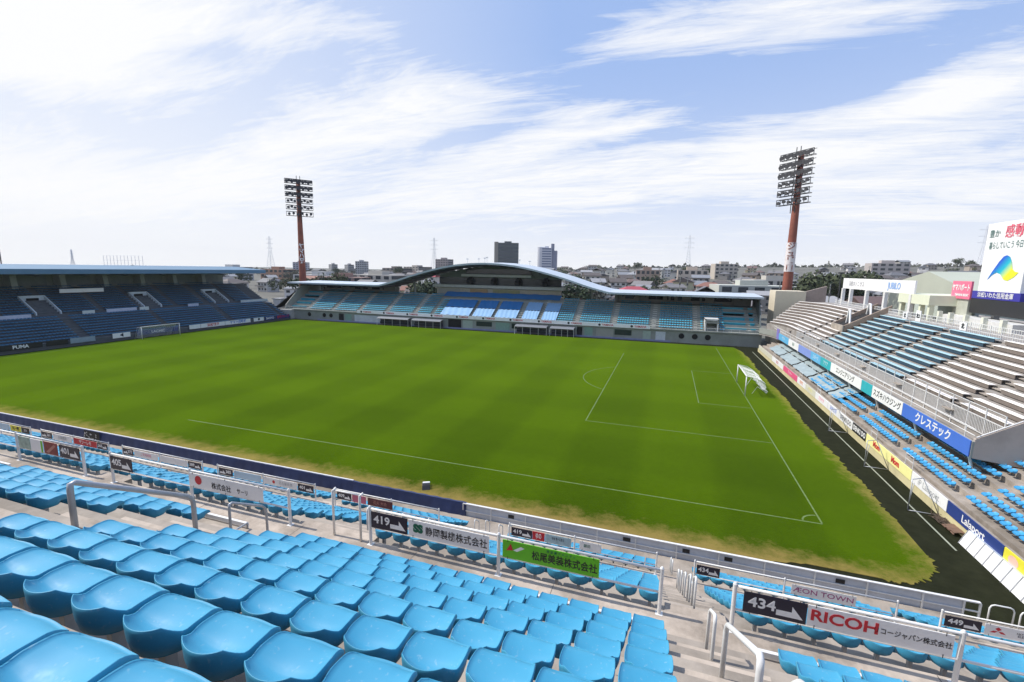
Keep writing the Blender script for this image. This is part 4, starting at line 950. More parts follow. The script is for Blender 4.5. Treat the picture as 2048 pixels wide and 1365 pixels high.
# central building
cb0, cb1 = -70, -35.5
mb = MB(); mb.box(cb0, cb1, 84.2, 86.2, 6.9, 9.4); child(mb.build('lower_storey', mat('storey_beige', (.42,.38,.30), .8)), ms_)
def storey(nm, x0, x1, z0, z1, y, m):
    mb = MB(); n = 40; V = []
    for k in range(n+1):
        x = x0+(x1-x0)*k/n; zt = min(z1, roofz(x)-.7); V += [(x,y,min(z0,zt-.01)),(x,y,zt)]
    mb.add(V, [(2*k,2*k+2,2*k+3,2*k+1) for k in range(n)]); child(mb.build(nm, m), ms_)
storey('upper_storey', cb0, cb1, 9.3, 16, 86.0, mat('storey_grey', (.16,.18,.17), .8))
for (x0, x1, z, h, y) in [(cb0-1, cb1+1, 9.55, .75, 83.6), (-62.5, -43, 12.55, .6, 83.8)]:
    mb = MB(); mb.box(x0, x1, y, 86, z, z+h); child(mb.build('balcony_slab', mat('slab_pale', (.46,.46,.43), .75)), ms_)
mb = MB(); mb.box(cb0, cb1, 85.75, 85.95, 10.45, 12.2); child(mb.build('window_band', GLASS), ms_)
mb = MB(); mb.box(-62, -43.5, 85.75, 85.95, 13.4, 14.6); child(mb.build('window_band', GLASS), ms_)
for x in (-60.5, -53.5, -46.8, -39.5): 
    mb = MB(); mb.prismx([(83.4,11.4),(85.8,12.5),(85.8,10.6),(84.6,10.4)], x-.5, x+.5); child(mb.build('lamp_bracket', STEEL), ms_)
for k, (a, b, m) in enumerate([(-69.5,-63,WALLB),(-60,-55,mat('orange_panel', (.38,.25,.13), .7)),(-53.5,-46,mat('olive_panel', (.28,.27,.14), .7)),(-43.5,-37.5,mat('storey_beige', (.42,.38,.30)))]):
    mb = MB(); mb.box(a, b, 84.05, 84.18, 7.3, 9.2); child(mb.build('wall_panel', m), ms_)
# end walls / side stairs
mb = MB(); mb.prismx([(73,2.5),(86,7.4),(86,9.3),(78,9.3)], XR-.1, XR+.1); child(mb.build('side_wall', SOFF), ms_)
mb = MB(); mb.prismx([(72,2.5),(86,2.5),(86,9.3),(78.5,9.3),(72,3.7)], XL-.1, XL+.1); child(mb.build('side_wall', WALLB), ms_)
for r in range(8):
    mb = MB(); 
for k in range(13):    # aisle strips
    x = -104+8.35*k
    if -63 < x < -40: continue
    mb = MB()
    for r in range(12): mb.box(x-.45, x+.45, 72.3+.75*r, 72.5+.75*r+.3, 2.4+.42*r, 2.72+.42*r-.2+.0) if r else None
    child(mb.build('aisle_stair', mat('aisle_pale', (.55,.54,.50), .8)), ms_)
aM = [-104+8.35*k for k in range(14)]
Vm2, Fm2 = seat_data(2, shell=False); pts = []
for r in range(12):
    for x in np.arange(-103.4, 2, .52):
        if min(abs(x-a) for a in aM) < .8: continue
        if -66 < x < -33.5: 
            if -65.2 < x < -62 and r < 9: pass
            else: continue
        if -2.2 < x < .8 and r < 5: continue
        pts.append((x, 73.0+.75*r, 2.72+.42*r))
stuff_seats('main_stand_seat_rows', pts, R(180), SEAT_M, 'rows of blue seats under the main stand roof', Vm2, Fm2, .004)
for sd_, (xa, xb) in (('far', (-110, -105)), ('near', (2.6, 7.8))):
    for r in range(5):
        xs_ = [(xa, xb)] if sd_ == 'far' else [(xa-.9, xa+3.4), (xa+4.1, xb-.1)]
        for h, (p, q) in enumerate(xs_):
            mb = MB(); y = 73.2+1.7*r; z = 3.4+.95*r; mb.box(p, q, y, y+.55, z, z+.09); mb.box(p+.1, q-.1, y+.2, y+.3, z-.7, z)
            tag(mb.build('block_bench', BENCHT), 'broad %s bench, %s row, at the %s end of the main stand%s' % ('turquoise' if r % 2 == 0 else 'blue', ordn(r), sd_, ', narrow one' if h else ''), 'bench', 'broad benches of the main stand')
# covers
cov = [(-63.3,-55.5),(-54.6,-49.7),(-48.8,-43.4),(-42.0,-38.3),(-37.2,-33.7)]
for k, (a, b) in enumerate(cov):
    for h in range(2):
        y0, y1 = (73.0, 76.0) if h == 0 else (76.15, 79.2)
        sh_ = .55*(-1 if k < 3 else -1)
        mb = MB(); f = lambda y: 3.18+.56*(y-72.9)
        mb.sheet(lambda u, v: (a+(b-a)*u, y0+(y1-y0)*v, f(y0+(y1-y0)*v)+.05*math.sin(u*30+v*3)), 20, 5)
        tag(mb.build('seat_cover', COVER if (h == 0 or k > 2) else COVER2, smooth=True), '%s blue sheet over %s rows, %s section along the centre of the main stand' % ('pale' if h == 0 else 'upper', 'front' if h == 0 else 'rear', ordn(k)), 'seat cover', 'sheets over the centre seats')
mb = MB(); mb.sheet(lambda u, v: (-66+31.5*u, 80.2+2.4*v, 7.35+1.1*v+.05*math.sin(u*50)), 60, 4)
tag(mb.build('long_cover', COVER2, smooth=True), 'long deep blue sheet below the balcony of the main stand', 'seat cover')
# fascia banner with logos
e2 = empty('fascia_banner', (-50, 71.7, 2.6), 'long white banner with small red and black marks along the main stand front', 'banner')
mb = MB(); mb.box(-87, -12.8, 71.62, 71.72, 2.55, 3.35); child(mb.build('cloth', SIGNW), e2)
for k in range(11):
    x = -84.5+6.9*k; text('YAMAHA', .62, (x+.7, 71.60, 2.95), 'S', RED, e2, bold=.01, maxw=2.5); mb = MB()
    mb.add([(x-1.1+.28*math.cos(t), 71.6, 2.95+.28*math.sin(t)) for t in np.linspace(0, 6.28, 10)[:-1]], [tuple(range(9))]); child(mb.build('emblem', BLACK), e2)
mb = MB(); mb.tube([(-12.8,71.8,3.4),(XR,71.8,3.4)], .03, 6); mb.tube([(XL,71.8,3.4),(-87,71.8,3.4)], .03, 6)
for x in np.arange(-12, XR, 1.5): mb.tube([(x,71.8,2.7),(x,71.8,3.4)], .02, 5)
for x in np.arange(XL, -87, 1.5): mb.tube([(x,71.8,2.7),(x,71.8,3.4)], .02, 5)
tag(mb.build('front_rail', WHITE), 'white front rail of the main stand beyond the long banner', 'rail')
# ground floor features
for k, x in enumerate([-6.4, -3.8, -1.3, -97.8, -95.6, -102.8]):
    mb = MB(); rr_ = .52; mb.add([(x+rr_*math.cos(t), 71.96, 1.45+rr_*math.sin(t)) for t in np.linspace(0, 2*math.pi, 21)[:-1]], [tuple(range(20))]); mb.tube([(x+rr_*math.cos(t), 71.95, 1.45+rr_*math.sin(t)) for t in np.linspace(0, 2*math.pi, 21)], .05, 5)
    child(mb.build('porthole', DARK), ms_)
for k, (a, b, z0, z1, m) in enumerate([(-28.5,-27.3,.1,2.2,DARK),(-26.8,-25,.1,2.2,mat('mint_door', (.22,.34,.28), .6)),(-24.2,-20.5,.1,2.1,WALLB),(-20.2,-16.6,.9,2.1,GLASS),(-14.2,-12.6,.1,2.1,mat('pale_mint', (.36,.42,.36), .6)),(-11.6,-9.6,.1,2.1,PANEL),(-93,-91.5,.1,2.1,DARK),(-91,-89,.1,2.1,mat('mint_door', (.22,.34,.28))),
      (-88,-80,.1,2.0,PANEL),(-60.5,-57,.1,2.3,DARK),(-56.5,-54,.1,2.2,mat('pale_mint', (.36,.42,.36))),(-53,-49,1.0,2.1,GLASS),(-48,-44.5,.1,2.1,mat('mint_door', (.22,.34,.28))),(-44,-42,.9,2.1,GLASS)]):
    mb = MB(); mb.box(a, b, 71.93, 71.99, z0, z1); child(mb.build('door' if z0 < .5 else 'window', m), ms_)
mb = MB(); mb.box(-100, -8.5, 71.8, 71.92, 0, .32); child(mb.build('kick_strip', mat('periwinkle', (.22,.24,.40), .6)), ms_)
for k, (a, b) in enumerate([(-79.5,-70.5),(-69.5,-61.5),(-42.5,-35),(-34.2,-28.8)]):
    e2 = empty('dugout', ((a+b)/2, 70.4, 0), ['open team dugout with arched cover, farthest from the near goal','team dugout beside the dark tunnel mouth','team dugout with navy seats right of the tunnel','small dugout closest to the portholes'][k], 'dugout')
    mb = MB(); mb.prismx([(69.6,1.75),(70.2,2.05),(71.3,2.1),(71.3,2.04),(70.2,1.98),(69.65,1.7)], a, b); child(mb.build('roof', mat('dugout_roof', (.17,.18,.20), .6)), e2)
    mb = MB()
    for x in np.linspace(a, b, 5): mb.tube([(x,69.7,0),(x,69.7,1.75)], .04, 6)
    child(mb.build('post', WHITE), e2)
    mb = MB(); mb.box(a+.2, b-.2, 70.7, 71.1, .4, .9); mb.box(a+.2, b-.2, 71.0, 71.1, .9, 1.25); child(mb.build('seat_row', NAVY), e2)
    mb = MB(); mb.box(a, b, 71.2, 71.25, 0, 2.0); child(mb.build('rear_panel', mat('smoke_panel', (.12,.10,.14), .3)), e2)
e2 = empty('vomitory', (-.6, 73, 3), 'white framed stair opening among the main stand seats', 'stair opening')
mb = MB(); mb.box(-2.0,-1.75,72.6,76.2,2.75,5.2); mb.box(.35,.6,72.6,76.2,2.75,5.2); mb.box(-2.0,.6,72.6,76.2,5.0,5.25); child(mb.build('frame', WHITE), e2)
mb = MB(); mb.box(-1.75,.35,76,76.2,2.75,5); child(mb.build('opening', DARK), e2)
mb = MB(); mb.box(-2.0,.6,72.55,72.6,4.35,5.0); child(mb.build('lintel', CONCG), e2); text('中央出入口', .38, (-.7,72.53,4.7), 'S', BLACK, e2)
# roof-edge small lamps
for k, (x, y) in enumerate([(-59,80),(-57.5,84),(-55,82),(-52.8,78),(-45,80),(-43.5,84)]):
    mb = MB(); z = roofz(x); mb.tube([(x,y,z-.2),(x,y,z+1.3)], .05, 6); mb.box(x-.3,x+.3,y-.1,y+.1,z+1.2,z+1.45)
    tag(mb.build('roof_lamp', WHITE), 'small lamp on a pole, %s along the crest of the arched roof' % ordn(k), 'roof lamp', 'lamps on the arched roof')

# ================================================================ SOUTH STAND (shaded, -x side)
ss = empty('grandstand', (-115, 35, 0), 'shaded stand behind the distant goal with a straight blue edged roof', 'grandstand')
prof = [(-107.6,0),(-107.6,1.0),(-108,1.0)]
for r in range(9): prof += [(-108.2-.68*r, 1.0+.42*r), (-108.2-.68*(r+1), 1.0+.42*r)]
prof += [(-114.6,4.4),(-116.0,4.4),(-116.0,5.0)]
for r in range(12): prof += [(-116-.68*r, 5.0+.40*r), (-116-.68*(r+1), 5.0+.40*r)]
prof += [(-124.3,9.4),(-127,9.4),(-127,0)]
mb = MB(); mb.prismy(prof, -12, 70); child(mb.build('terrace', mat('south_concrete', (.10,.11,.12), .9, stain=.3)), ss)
mb = MB(); mb.prismy([(-116,13.2),(-127,13.9),(-127,13.3),(-116,12.4)], -12, 66); mb.m = [0]*6; child(mb.build('roof', SOFF), ss)
mb = MB(); mb.prismy([(-115.7,12.35),(-115.7,13.25),(-127,14.0),(-127,13.95),(-116,13.2),(-115.9,12.35)], -12.1, 70.4); child(mb.build('roof_edge', ROOFB), ss)
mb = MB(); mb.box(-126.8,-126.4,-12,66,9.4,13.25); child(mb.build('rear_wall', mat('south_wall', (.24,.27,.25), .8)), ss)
for y in np.arange(-8, 66, 7.4):
    mb = MB(); mb.prismy([(-123.8,9.2),(-124.6,9.2),(-126.4,10.5),(-126.4,13.2),(-121,13.2),(-124.2,11.9)], y-.45, y+.45); child(mb.build('frame_column', mat('south_column', (.33,.36,.35), .8)), ss)
mb = MB()
for y in np.arange(-8, 66, 7.4):
    mb.prismy([(-116,12.0),(-126,13.3),(-126,12.4),(-117,11.9)], y-.15, y+.15)
child(mb.build('roof_beams', SOFF), ss)
for y in np.arange(-4.5, 66, 7.4):
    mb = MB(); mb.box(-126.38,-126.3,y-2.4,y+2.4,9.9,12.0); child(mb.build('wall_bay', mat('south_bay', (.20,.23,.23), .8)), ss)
aS = [-8+7.4*k for k in range(12)]
pts = []
for r in range(9):
    for y in np.arange(-4, 69, .52):
        if min(abs(y-a-1.5) for a in aS[::2]) < .6: continue
        pts.append((-108.55-.68*r, y, 1.0+.42*r))
for r in range(12):
    for y in np.arange(-4, 66-.35*r*0, .52):
        if min(abs(y-a-1.5) for a in aS) < .55: continue
        if any(a < y < b for a, b in ((20,24.5),(38,42.6),(54.6,59.5))) and r < 7: continue
        pts.append((-116.35-.68*r, y, 5.0+.40*r))
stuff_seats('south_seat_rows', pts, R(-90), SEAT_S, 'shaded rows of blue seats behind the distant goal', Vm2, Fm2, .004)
for k, (a, b) in enumerate([(20.4,24.2),(38.5,42.3),(55,59)]):
    e2 = empty('vomitory', (-117.5, (a+b)/2, 5), ['pale stair opening in the shaded stand, closest to the frame edge','middle pale stair opening in the shaded stand','pale stair opening near the end of the shaded stand'][k], 'stair opening')
    mb = MB(); w3 = mat('south_white', (.50,.56,.60), .7)
    for y in (a, b-.2): mb = MB(); mb.prismy([(-116.3,4.6),(-116.3,5.5),(-120.8,8.3),(-120.8,7.2)], y, y+.2); child(mb.build('side_wall', w3), e2)
    mb = MB(); mb.box(-121, -120.7, a, b, 6.9, 8.3); child(mb.build('back_wall', w3), e2)
    mb = MB(); mb.box(-120.68,-120.62,(a+b)/2-.9,(a+b)/2+.9,7.25,7.85); child(mb.build('sign_panel', DARK), e2)
for k, (y0, y1) in enumerate([(5,14),(14.6,19),(26.5,28.5),(30.5,36),(36.6,38.4),(47,49.5),(61,69.5)]):
    mb = MB(); mb.box(-114.75,-114.65,y0,y1,4.75,5.45); tag(mb.build('parapet_board', mat('board_shaded', (.45,.48,.60), .6) if k % 2 else mat('board_white2', (.52,.56,.56), .6)), '%s pale board along the middle parapet of the shaded stand' % ordn(k), 'board', 'boards on the shaded parapet')
mb = MB(); mb.box(-121,-120.9,26.6,34,8.6,9.35); tag(mb.build('hanging_banner', SIGNW), 'pale grey banner hung high among the shaded seats', 'banner')
def boardE(y0, y1, m, label, body=None, tm=None):
    return boardW(y0, y1, -107.4, .55, 1.45, m, label, body, tm, .75, face='E', bold=.02)
boardE(11, 16.5, BLACK, 'black board with white capitals at the edge of the frame', 'PUMA', SIGNW)
boardE(17, 20, BLACK, 'plain black board beside the white capitals')
boardE(20.3, 24, mat('board_greyblue', (.25,.32,.38), .6), 'grey striped board in the shade')
boardE(26.8, 29.8, SIGNW, 'white board with a dark mark behind the distant goal', '◄', NAVY)
boardE(31, 39, LAVT, 'navy board with pale lettering left of the distant goal', 'LACHIC', SIGNW)
boardE(41.5, 44, SIGNW, 'white board beginning the row behind the distant goal')
boardE(44.1, 50, SIGNW, 'white board with pink lettering behind the distant goal', '浜松餃子', RED)
boardE(50.1, 57, SIGNW, 'long white board ending past the distant goal post', 'ヤマハ発動機', BLUE)
boardE(58, 61, SIGNW, 'small white board with a dark mark', '●', NAVY)
boardE(61.5, 64.5, LAVT, 'navy board with small white writing', 'SANYO', SIGNW)
boardE(65, 69.5, LAVT, 'navy board with red writing at the corner', '遠鉄グループ', RED)
# corner between south and main stand
e2 = empty('corner_wall', (-110, 70, 0), 'pale sloping concrete wall joining the shaded and main stands', 'wall')
mb = MB(); mb.prismx([(70,2.6),(76,2.6),(84,10.2),(84,4)], -113.5, -113.2); mb.box(-116,-108,70.6,72,0,2.5); child(mb.build('wall', mat('corner_pale', (.42,.41,.39), .8, stain=.2)), e2)
e2 = empty('corner_truck', (-117, 76, 2.5), 'small white shed in the gap between the stands', 'shed')
mb = MB(); mb.box(-117.5,-115,74,77,2.2,5.0); child(mb.build('body', SIGNW, bevel=.1), e2)
mb = MB(); mb.box(-117.7,-114.8,73.8,77.2,5.0,5.2); child(mb.build('roof', GREYP), e2)

# ================================================================ FLOODLIGHTS
def floodlight(x, y, dirx, diry, label, body):
    e2 = empty('floodlight_mast', (x, y, 0), label, 'floodlight mast', 'floodlight masts')
    mb = MB(); mb.tube([(0,0,0),(0,0,12),(0,0,26),(0,0,41)], 1.25, 20, r2=.55); mb.build('mast', MAST, e2, smooth=True)
    D = Vector((dirx, diry, 0)).normalized(); Nn = Vector((-D.y, D.x, 0))
    if Nn.dot(Vector((-52, 34, 0))-Vector((x, y, 0))) < 0: Nn = -Nn
    mb = MB()
    for s_ in (-1, 1): mb.tube([D*.5*s_+Nn*.9+Vector((0,0,28)), D*.5*s_+Nn*.9+Vector((0,0,42))], .09, 5)
    mb.build('ladder', STEEL, e2)
    for r in range(6):
        z = 30.5+1.95*r; hw = 3.95 if r > 2 else 3.85; off = Nn*1.4
        mb = MB()
        for zz in (z-.62, z+.62):
            mb.obox(off+Vector((0,0,zz)), D*hw, Nn*.07, (0,0,.07)); mb.obox(off-Nn*.8+Vector((0,0,zz)), D*hw, Nn*.05, (0,0,.05))
        for s_ in np.linspace(-1, 1, 9):
            mb.obox(off+D*hw*s_+Vector((0,0,z)), D*.05, Nn*.05, (0,0,.62)); mb.obox(off+D*hw*s_-Nn*.4+Vector((0,0,z-.55)), D*.04, Nn*.4, (0,0,.04))
        fr = mb.build('lamp_rack', STEEL, e2)
        for k in range(10 if r > 2 else (8 if r else 6)):
            nl = 10 if r > 2 else (8 if r else 6)
            s_ = -1+2*(k+.5)/nl
            c = off+D*(hw-.1)*s_+Vector((0,0,z+(.12 if k % 2 else -.12)))
            mb = MB(); mb.tube([c-Nn*.25, c+Nn*.1, c+Nn*.35], .24, 10, r2=.50 if r > 2 else .40); mb.build('lamp', STEEL, fr)
    # vertical lettering band
    mb = MB(); mb.tube([(0,0,15.2),(0,0,21.6)], 1.03, 20, r2=.99, cap=False)
    if body == 'w': mb.build('lettering_band', mat('band_white', (.66,.60,.58), .6), e2, smooth=True)
    vd = (CAM-Vector((x, y, 15))); vd.z = 0; vd.normalize(); Xd = Vector((0,0,1)).cross(vd)
    for k, ch_ in enumerate('ジュビロ' if body == 'w' else 'ヤマハ発'):
        c = bpy.data.curves.new('t', 'FONT'); c.body = ch_; c.size = 1.75; c.align_x = 'CENTER'; c.align_y = 'CENTER'; c.offset = .03
        tmp = bpy.data.objects.new('t', c); COL.objects.link(tmp); bpy.context.view_layer.update()
        me = bpy.data.meshes.new_from_object(tmp.evaluated_get(bpy.context.evaluated_depsgraph_get())); bpy.data.objects.remove(tmp)
        for v in me.vertices:     # wrap on the mast
            a = v.co.x/1.05; q = vd*math.cos(a)+Xd*math.sin(a); v.co = Vector((q.x*1.07, q.y*1.07, 20.7-1.55*k+v.co.y))
        me.materials.clear(); me.materials.append(MAST if body == 'w' else SIGNW)
        o = bpy.data.objects.new('lettering', me); COL.objects.link(o); o.parent = e2
floodlight(-121.2, 90, .63, .77, 'rusty floodlight mast at the far corner with six lamp racks', 's')
floodlight(15.9, 90, .63, -.77, 'rusty floodlight mast above the cream block with a white lettered band', 'w')

# ================================================================ TOWN BEYOND
WALLS = [mat('house_wall_%d' % i, c, .85, var=.05, scale=.6) for i, c in enumerate([(.50,.48,.44),(.58,.55,.48),(.36,.31,.26),(.44,.43,.42),(.46,.36,.27),(.60,.58,.56),(.27,.25,.23),(.50,.47,.32)])]
ROOFS = [mat('house_roof_%d' % i, c, .7, var=.12, scale=1.5) for i, c in enumerate([(.13,.13,.14),(.18,.17,.17),(.10,.085,.08),(.24,.11,.08),(.22,.23,.25),(.15,.10,.09),(.30,.30,.31),(.38,.07,.09)])]
WN = ['grey','cream','brown','light grey','tan','white','dark brown','pale yellow']; RN = ['charcoal','grey','dark brown','russet','slate','chestnut','pale grey','red']
def house_meshes(kind):
    w, d, h = [(9,7.5,5.6),(11,8,5.8),(8,7,6.2),(13,9,5.4),(10,8.5,8.4)][kind]
    hipped = kind in (1, 3); ov = .55; rh = 2.0 if kind != 4 else 1.6
    a = MB(); a.box(-w/2,w/2,-d/2,d/2,-3,h)
    if not hipped:
        for s_ in (-1, 1): a.add([(s_*w/2,-d/2,h),(s_*w/2,d/2,h),(s_*w/2,0,h+rh)], [(0,1,2)])
    if kind in (0, 3): a.box(-w/2-2.2,-w/2+.1,-d/2+1,d/2-1,-3,2.9)
    r = MB(); W2, D2 = w/2+ov, d/2+ov; zl_ = h-rh*ov/(d/2)*.9
    rx = 0 if not hipped else d/2
    P = [(-W2,-D2,zl_),(W2,-D2,zl_),(W2,D2,zl_),(-W2,D2,zl_),(-W2+rx,0,h+rh),(W2-rx,0,h+rh)]
    P2 = [(x,y,z+.22) for x,y,z in P]
    r.add(P2, [(0,1,5,4),(2,3,4,5),(1,2,5),(3,0,4)]); r.add(P, [(4,5,1,0),(5,4,3,2),(5,2,1),(4,0,3)])
    r.add(P[:4]+P2[:4], [(0,1,5,4),(1,2,6,5),(2,3,7,6),(3,0,4,7)])
    if kind in (0, 2, 3): r.add([(-W2-2,-D2-.2,2.9),(W2*.4,-D2-.2,2.9),(W2*.4,-D2+.9,3.6),(-W2-2,-D2+.9,3.6)], [(0,1,2,3),(3,2,1,0)])
    g = MB()
    for fl in range(3 if kind == 4 else 2):
        for q in range(3):
            x = -w/2+w*(q+.5)/3; z = .9+2.75*fl; ww = .9 if q != 1 else .55
            g.box(x-ww,x+ww,-d/2-.05,-d/2+.02,z,z+1.25)
    for fl in range(2): g.box(-w/2-.05,-w/2+.02,-1,1,.9+2.75*fl,2.1+2.75*fl); g.box(w/2-.02,w/2+.05,-1,1,.9+2.75*fl,2.1+2.75*fl)
    return a, r, g
HK = {}
def house(x, y, z, rz, kind, wi, ri, label, sc=1.):
    key = (kind, wi, ri)
    if key not in HK:
        a, r, g = house_meshes(kind); root = empty('house', (0,0,0))
        ao = a.build('wall', WALLS[wi], root); ro = r.build('roof', ROOFS[ri], root); go = g.build('window', GLASS, root)
        HK[key] = (root, [(ao, []), (ro, []), (go, [])]); root.location = (x, y, z); root.rotation_euler.z = rz; o = root
    else: o = copy_of(*HK[key], (x, y, z), rz)
    o.scale = (sc, sc, sc); tag(o, label, 'house', 'houses on the hillside beyond the stadium'); return o
occ = []
def ok(x, y, m):
    if any((x-a)**2+(y-b)**2 < m*m for a, b in occ): return False
    occ.append((x, y)); return True
nh = 0
for band, (d0, d1, cnt) in enumerate([(150,230,75),(230,330,88),(330,460,82),(460,640,52)]):
    for t in range(cnt*5):
        if sum(1 for _ in ()) or cnt <= 0: break
        az = -44+76*random.random() if random.random() < .95 else -60+16*random.random(); d = d0+(d1-d0)*random.random()
        x = -9.6+d*math.sin(R(az)); y = -30.1+d*math.cos(R(az))
        if y < 112 or (28 < x < 85 and y < 105) or not ok(x, y, 10.2): continue
        cnt -= 1; kd = random.choice([0,0,1,1,2,3,4]); wi = random.randrange(8); ri = random.choice([0,0,1,1,2,2,3,4,4,5,6]+([7] if random.random() < .3 else []))
        dist = ['just beyond the stands','part way up the slope','high on the slope','near the skyline'][band]
        house(x, y, hill(x, y), R(random.choice([0,0,90,12,-15,75,20]))+random.gauss(0, .08), kd, wi, ri, '%s house with a %s roof, %s' % (WN[wi], RN[ri], dist), random.uniform(.72, 1.0)); nh += 1
# office towers and blocks
def block(x, y, w, d, h, m, label, bands=8, wm=GLASS, rz=0, name='office_tower', cols=0):
    z = hill(x, y); e2 = empty(name, (x, y, z), label, 'building', rz=rz)
    mb = MB(); mb.box(-w/2,w/2,-d/2,d/2,-6,h); mb.build('wall', m, e2)
    mb = MB(); mb.box(-w*.2,w*.15,-d*.2,d*.2,h,h+2); mb.build('roof_plant', m, e2)
    for k in range(bands):
        zz = h*(k+.35)/bands; mb = MB()
        if cols:
            for c in range(cols): x0 = -w/2+w*(c+.2)/cols; mb.box(x0, x0+w/cols*.6, -d/2-.06, -d/2, zz, zz+h/bands*.5)
        else: mb.box(-w/2+.6, w/2-.6, -d/2-.06, -d/2, zz, zz+h/bands*.5)
        mb.box(w/2, w/2+.06, -d/2+1, d/2-1, zz, zz+h/bands*.5); mb.build('window_band', wm, e2)
    return e2
def place(px_, d, base=0): # ground position under an image column at distance d
    a = math.atan((px_-1024)/FPX)+YAW; return -9.58+d*math.sin(a), -30.1+d*math.cos(a)
DG = mat('tower_dark', (.045,.065,.075), .35, var=.1, scale=.1); DG2 = mat('tower_side', (.25,.23,.20), .6); LT = mat('tower_light', (.56,.57,.62), .6, var=.03)
x, y = place(1014, 560); e2 = block(x, y, 24, 18, 41-hill(x,y)+4, DG, 'dark glass office tower rising behind the arched roof', 9, mat('tower_glass', (.03,.05,.07), .15), R(18))
mb = MB(); mb.box(-16.5,-12.05,-9,8,-6,46-hill(x,y)); mb.build('stair_tower', DG2, e2)
x, y = place(1090, 560); e2 = block(x, y, 12, 12, 40-hill(x,y), LT, 'pale rounded office tower beside the dark glass one', 11, mat('tower_blue', (.12,.15,.24), .3), R(10))
mb = MB(); mb.tube([(-7,0,-6),(-7,0,41-hill(x,y))], 4.5, 24); mb.build('round_stair', LT, e2)
mb = MB(); mb.box(6.2,12,-4,6,-6,37-hill(x,y)); mb.box(4.8,8.4,-3,3,-6,45-hill(x,y)); mb.build('wing', mat('tower_blue2', (.22,.24,.32), .4), e2)
for k, (p, d, w, h, c) in enumerate([(888,620,20,25,(.24,.21,.22)),(725,760,17,22,(.33,.34,.36)),(668,820,16,17,(.38,.38,.38)),(795,560,30,13,(.16,.14,.13)),(605,900,24,20,(.33,.33,.40)),(700,860,18,17,(.32,.32,.33)),(835,640,36,12,(.28,.26,.24)),
        (1378,300,17,15,(.54,.46,.38)),(1440,420,18,12,(.45,.40,.34)),(1290,300,14,11,(.38,.28,.22)),(1540,260,24,7,(.42,.40,.36)),(1500,215,30,7,(.46,.47,.42)),(760,260,26,10,(.42,.40,.36)),(690,250,22,9,(.30,.20,.17)),(650,300,30,9,(.40,.40,.40)),(1760,420,22,12,(.42,.38,.36)),(470,500,30,12,(.4,.4,.4)),(560,420,24,11,(.30,.18,.13))]):
    x, y = place(p, d); hh = max(8, h-(hill(x, y) if h > 12 else 0)*.8); occ.append((x, y))
    block(x, y, w, w*.6, hh, mat('block_%d' % k, c, .8, var=.06), ['brown flat roofed apartment block over the roof slope','grey apartment block on the far skyline','low grey block beside the skyline apartments','long dark brown block on the ridge','violet grey block behind the left mast','grey block among distant trees','wide brown block in the distance',
        'tall cream apartment block among the houses','cream walk up flats above the roof line','brown flats among the houses','low cream building left of the lettered mast','long pale flat building close behind the roof','pale low works behind the flat roof','reddish low shed behind the flat roof','grey low hall beyond the main stand end','brown apartment block on the right slope','low grey works far beyond the shaded stand','russet low block beyond the shaded stand'][k].replace('left mast','far mast').replace('left of','before').replace('right slope','upper slope'),
        max(2, int(hh/3)), GLASS, random.gauss(0, .25), 'apartment_block', cols=5)
# trees
LEAF = [mat('leaf_%d' % i, c, .8, var=.42, scale=.8, spec=.2) for i, c in enumerate([(.07,.085,.045),(.045,.065,.035),(.10,.105,.05),(.10,.105,.085)])]
BARK = mat('bark', (.08,.06,.05), .9)
def tree_proto(seed, m, n=900, w=1.0):
    rs = random.Random(seed); c = MB()
    blobs = [(rs.gauss(0,.36*w), rs.gauss(0,.36*w), rs.uniform(.45,1.0), rs.uniform(.18,.34)) for _ in range(11)]
    for _ in range(n):
        bx, by, bz, br = rs.choice(blobs); v = Vector((rs.gauss(0,1), rs.gauss(0,1), rs.gauss(0,1))).normalized()*br*rs.uniform(.6,1.08)
        p = Vector((bx, by, bz))+v*Vector((1,1,.8)).length/1.6; s_ = rs.uniform(.035,.075); a = Vector((rs.gauss(0,1), rs.gauss(0,1), rs.gauss(0,1))).normalized(); b = a.cross(v).normalized()
        c.add([p-a*s_, p+b*s_*.7, p+a*s_, p-b*s_*.7], [(0,1,2,3)])
    root = empty('tree', (0,0,0)); co = c.build('crown', m, root)
    t = MB(); t.tube([(0,0,-.2),(.01,0,.3),(.0,.02,.6)], .035, 6, r2=.015)
    for k in range(4): a = k*1.6; t.tube([(0,0,.35+.05*k),(.22*math.cos(a),.22*math.sin(a),.62+.05*k)], .014, 5, r2=.006)
    return root, [(co, []), (t.build('trunk', BARK, root), [])]
TP = [tree_proto(i, LEAF[i % 4], w=[1,.8,1.25,1][i % 4]) for i in range(6)]; used = [False]*6
def tree(x, y, s, label, i=None, z=None):
    i = random.randrange(6) if i is None else i; z = hill(x, y) if z is None else z
    if not used[i]: used[i] = True; o = TP[i][0]; o.location = (x, y, z); o.rotation_euler.z = random.random()*6
    else: o = copy_of(*TP[i], (x, y, z), random.random()*6)
    o.scale = (s*random.uniform(.85,1.15), s*random.uniform(.85,1.15), s*random.uniform(.9,1.1)); tag(o, label, 'tree', 'trees among the houses'); return o
for k in range(6):
    x, y = place(1640+12*k, 195+10*(k % 3)); tree(x, y, 12, '%s of six dark trees clumped right behind the cream corner block' % ordn(k).replace('right ', ''), 1 if k % 2 else 0, z=1)
nt2 = 0
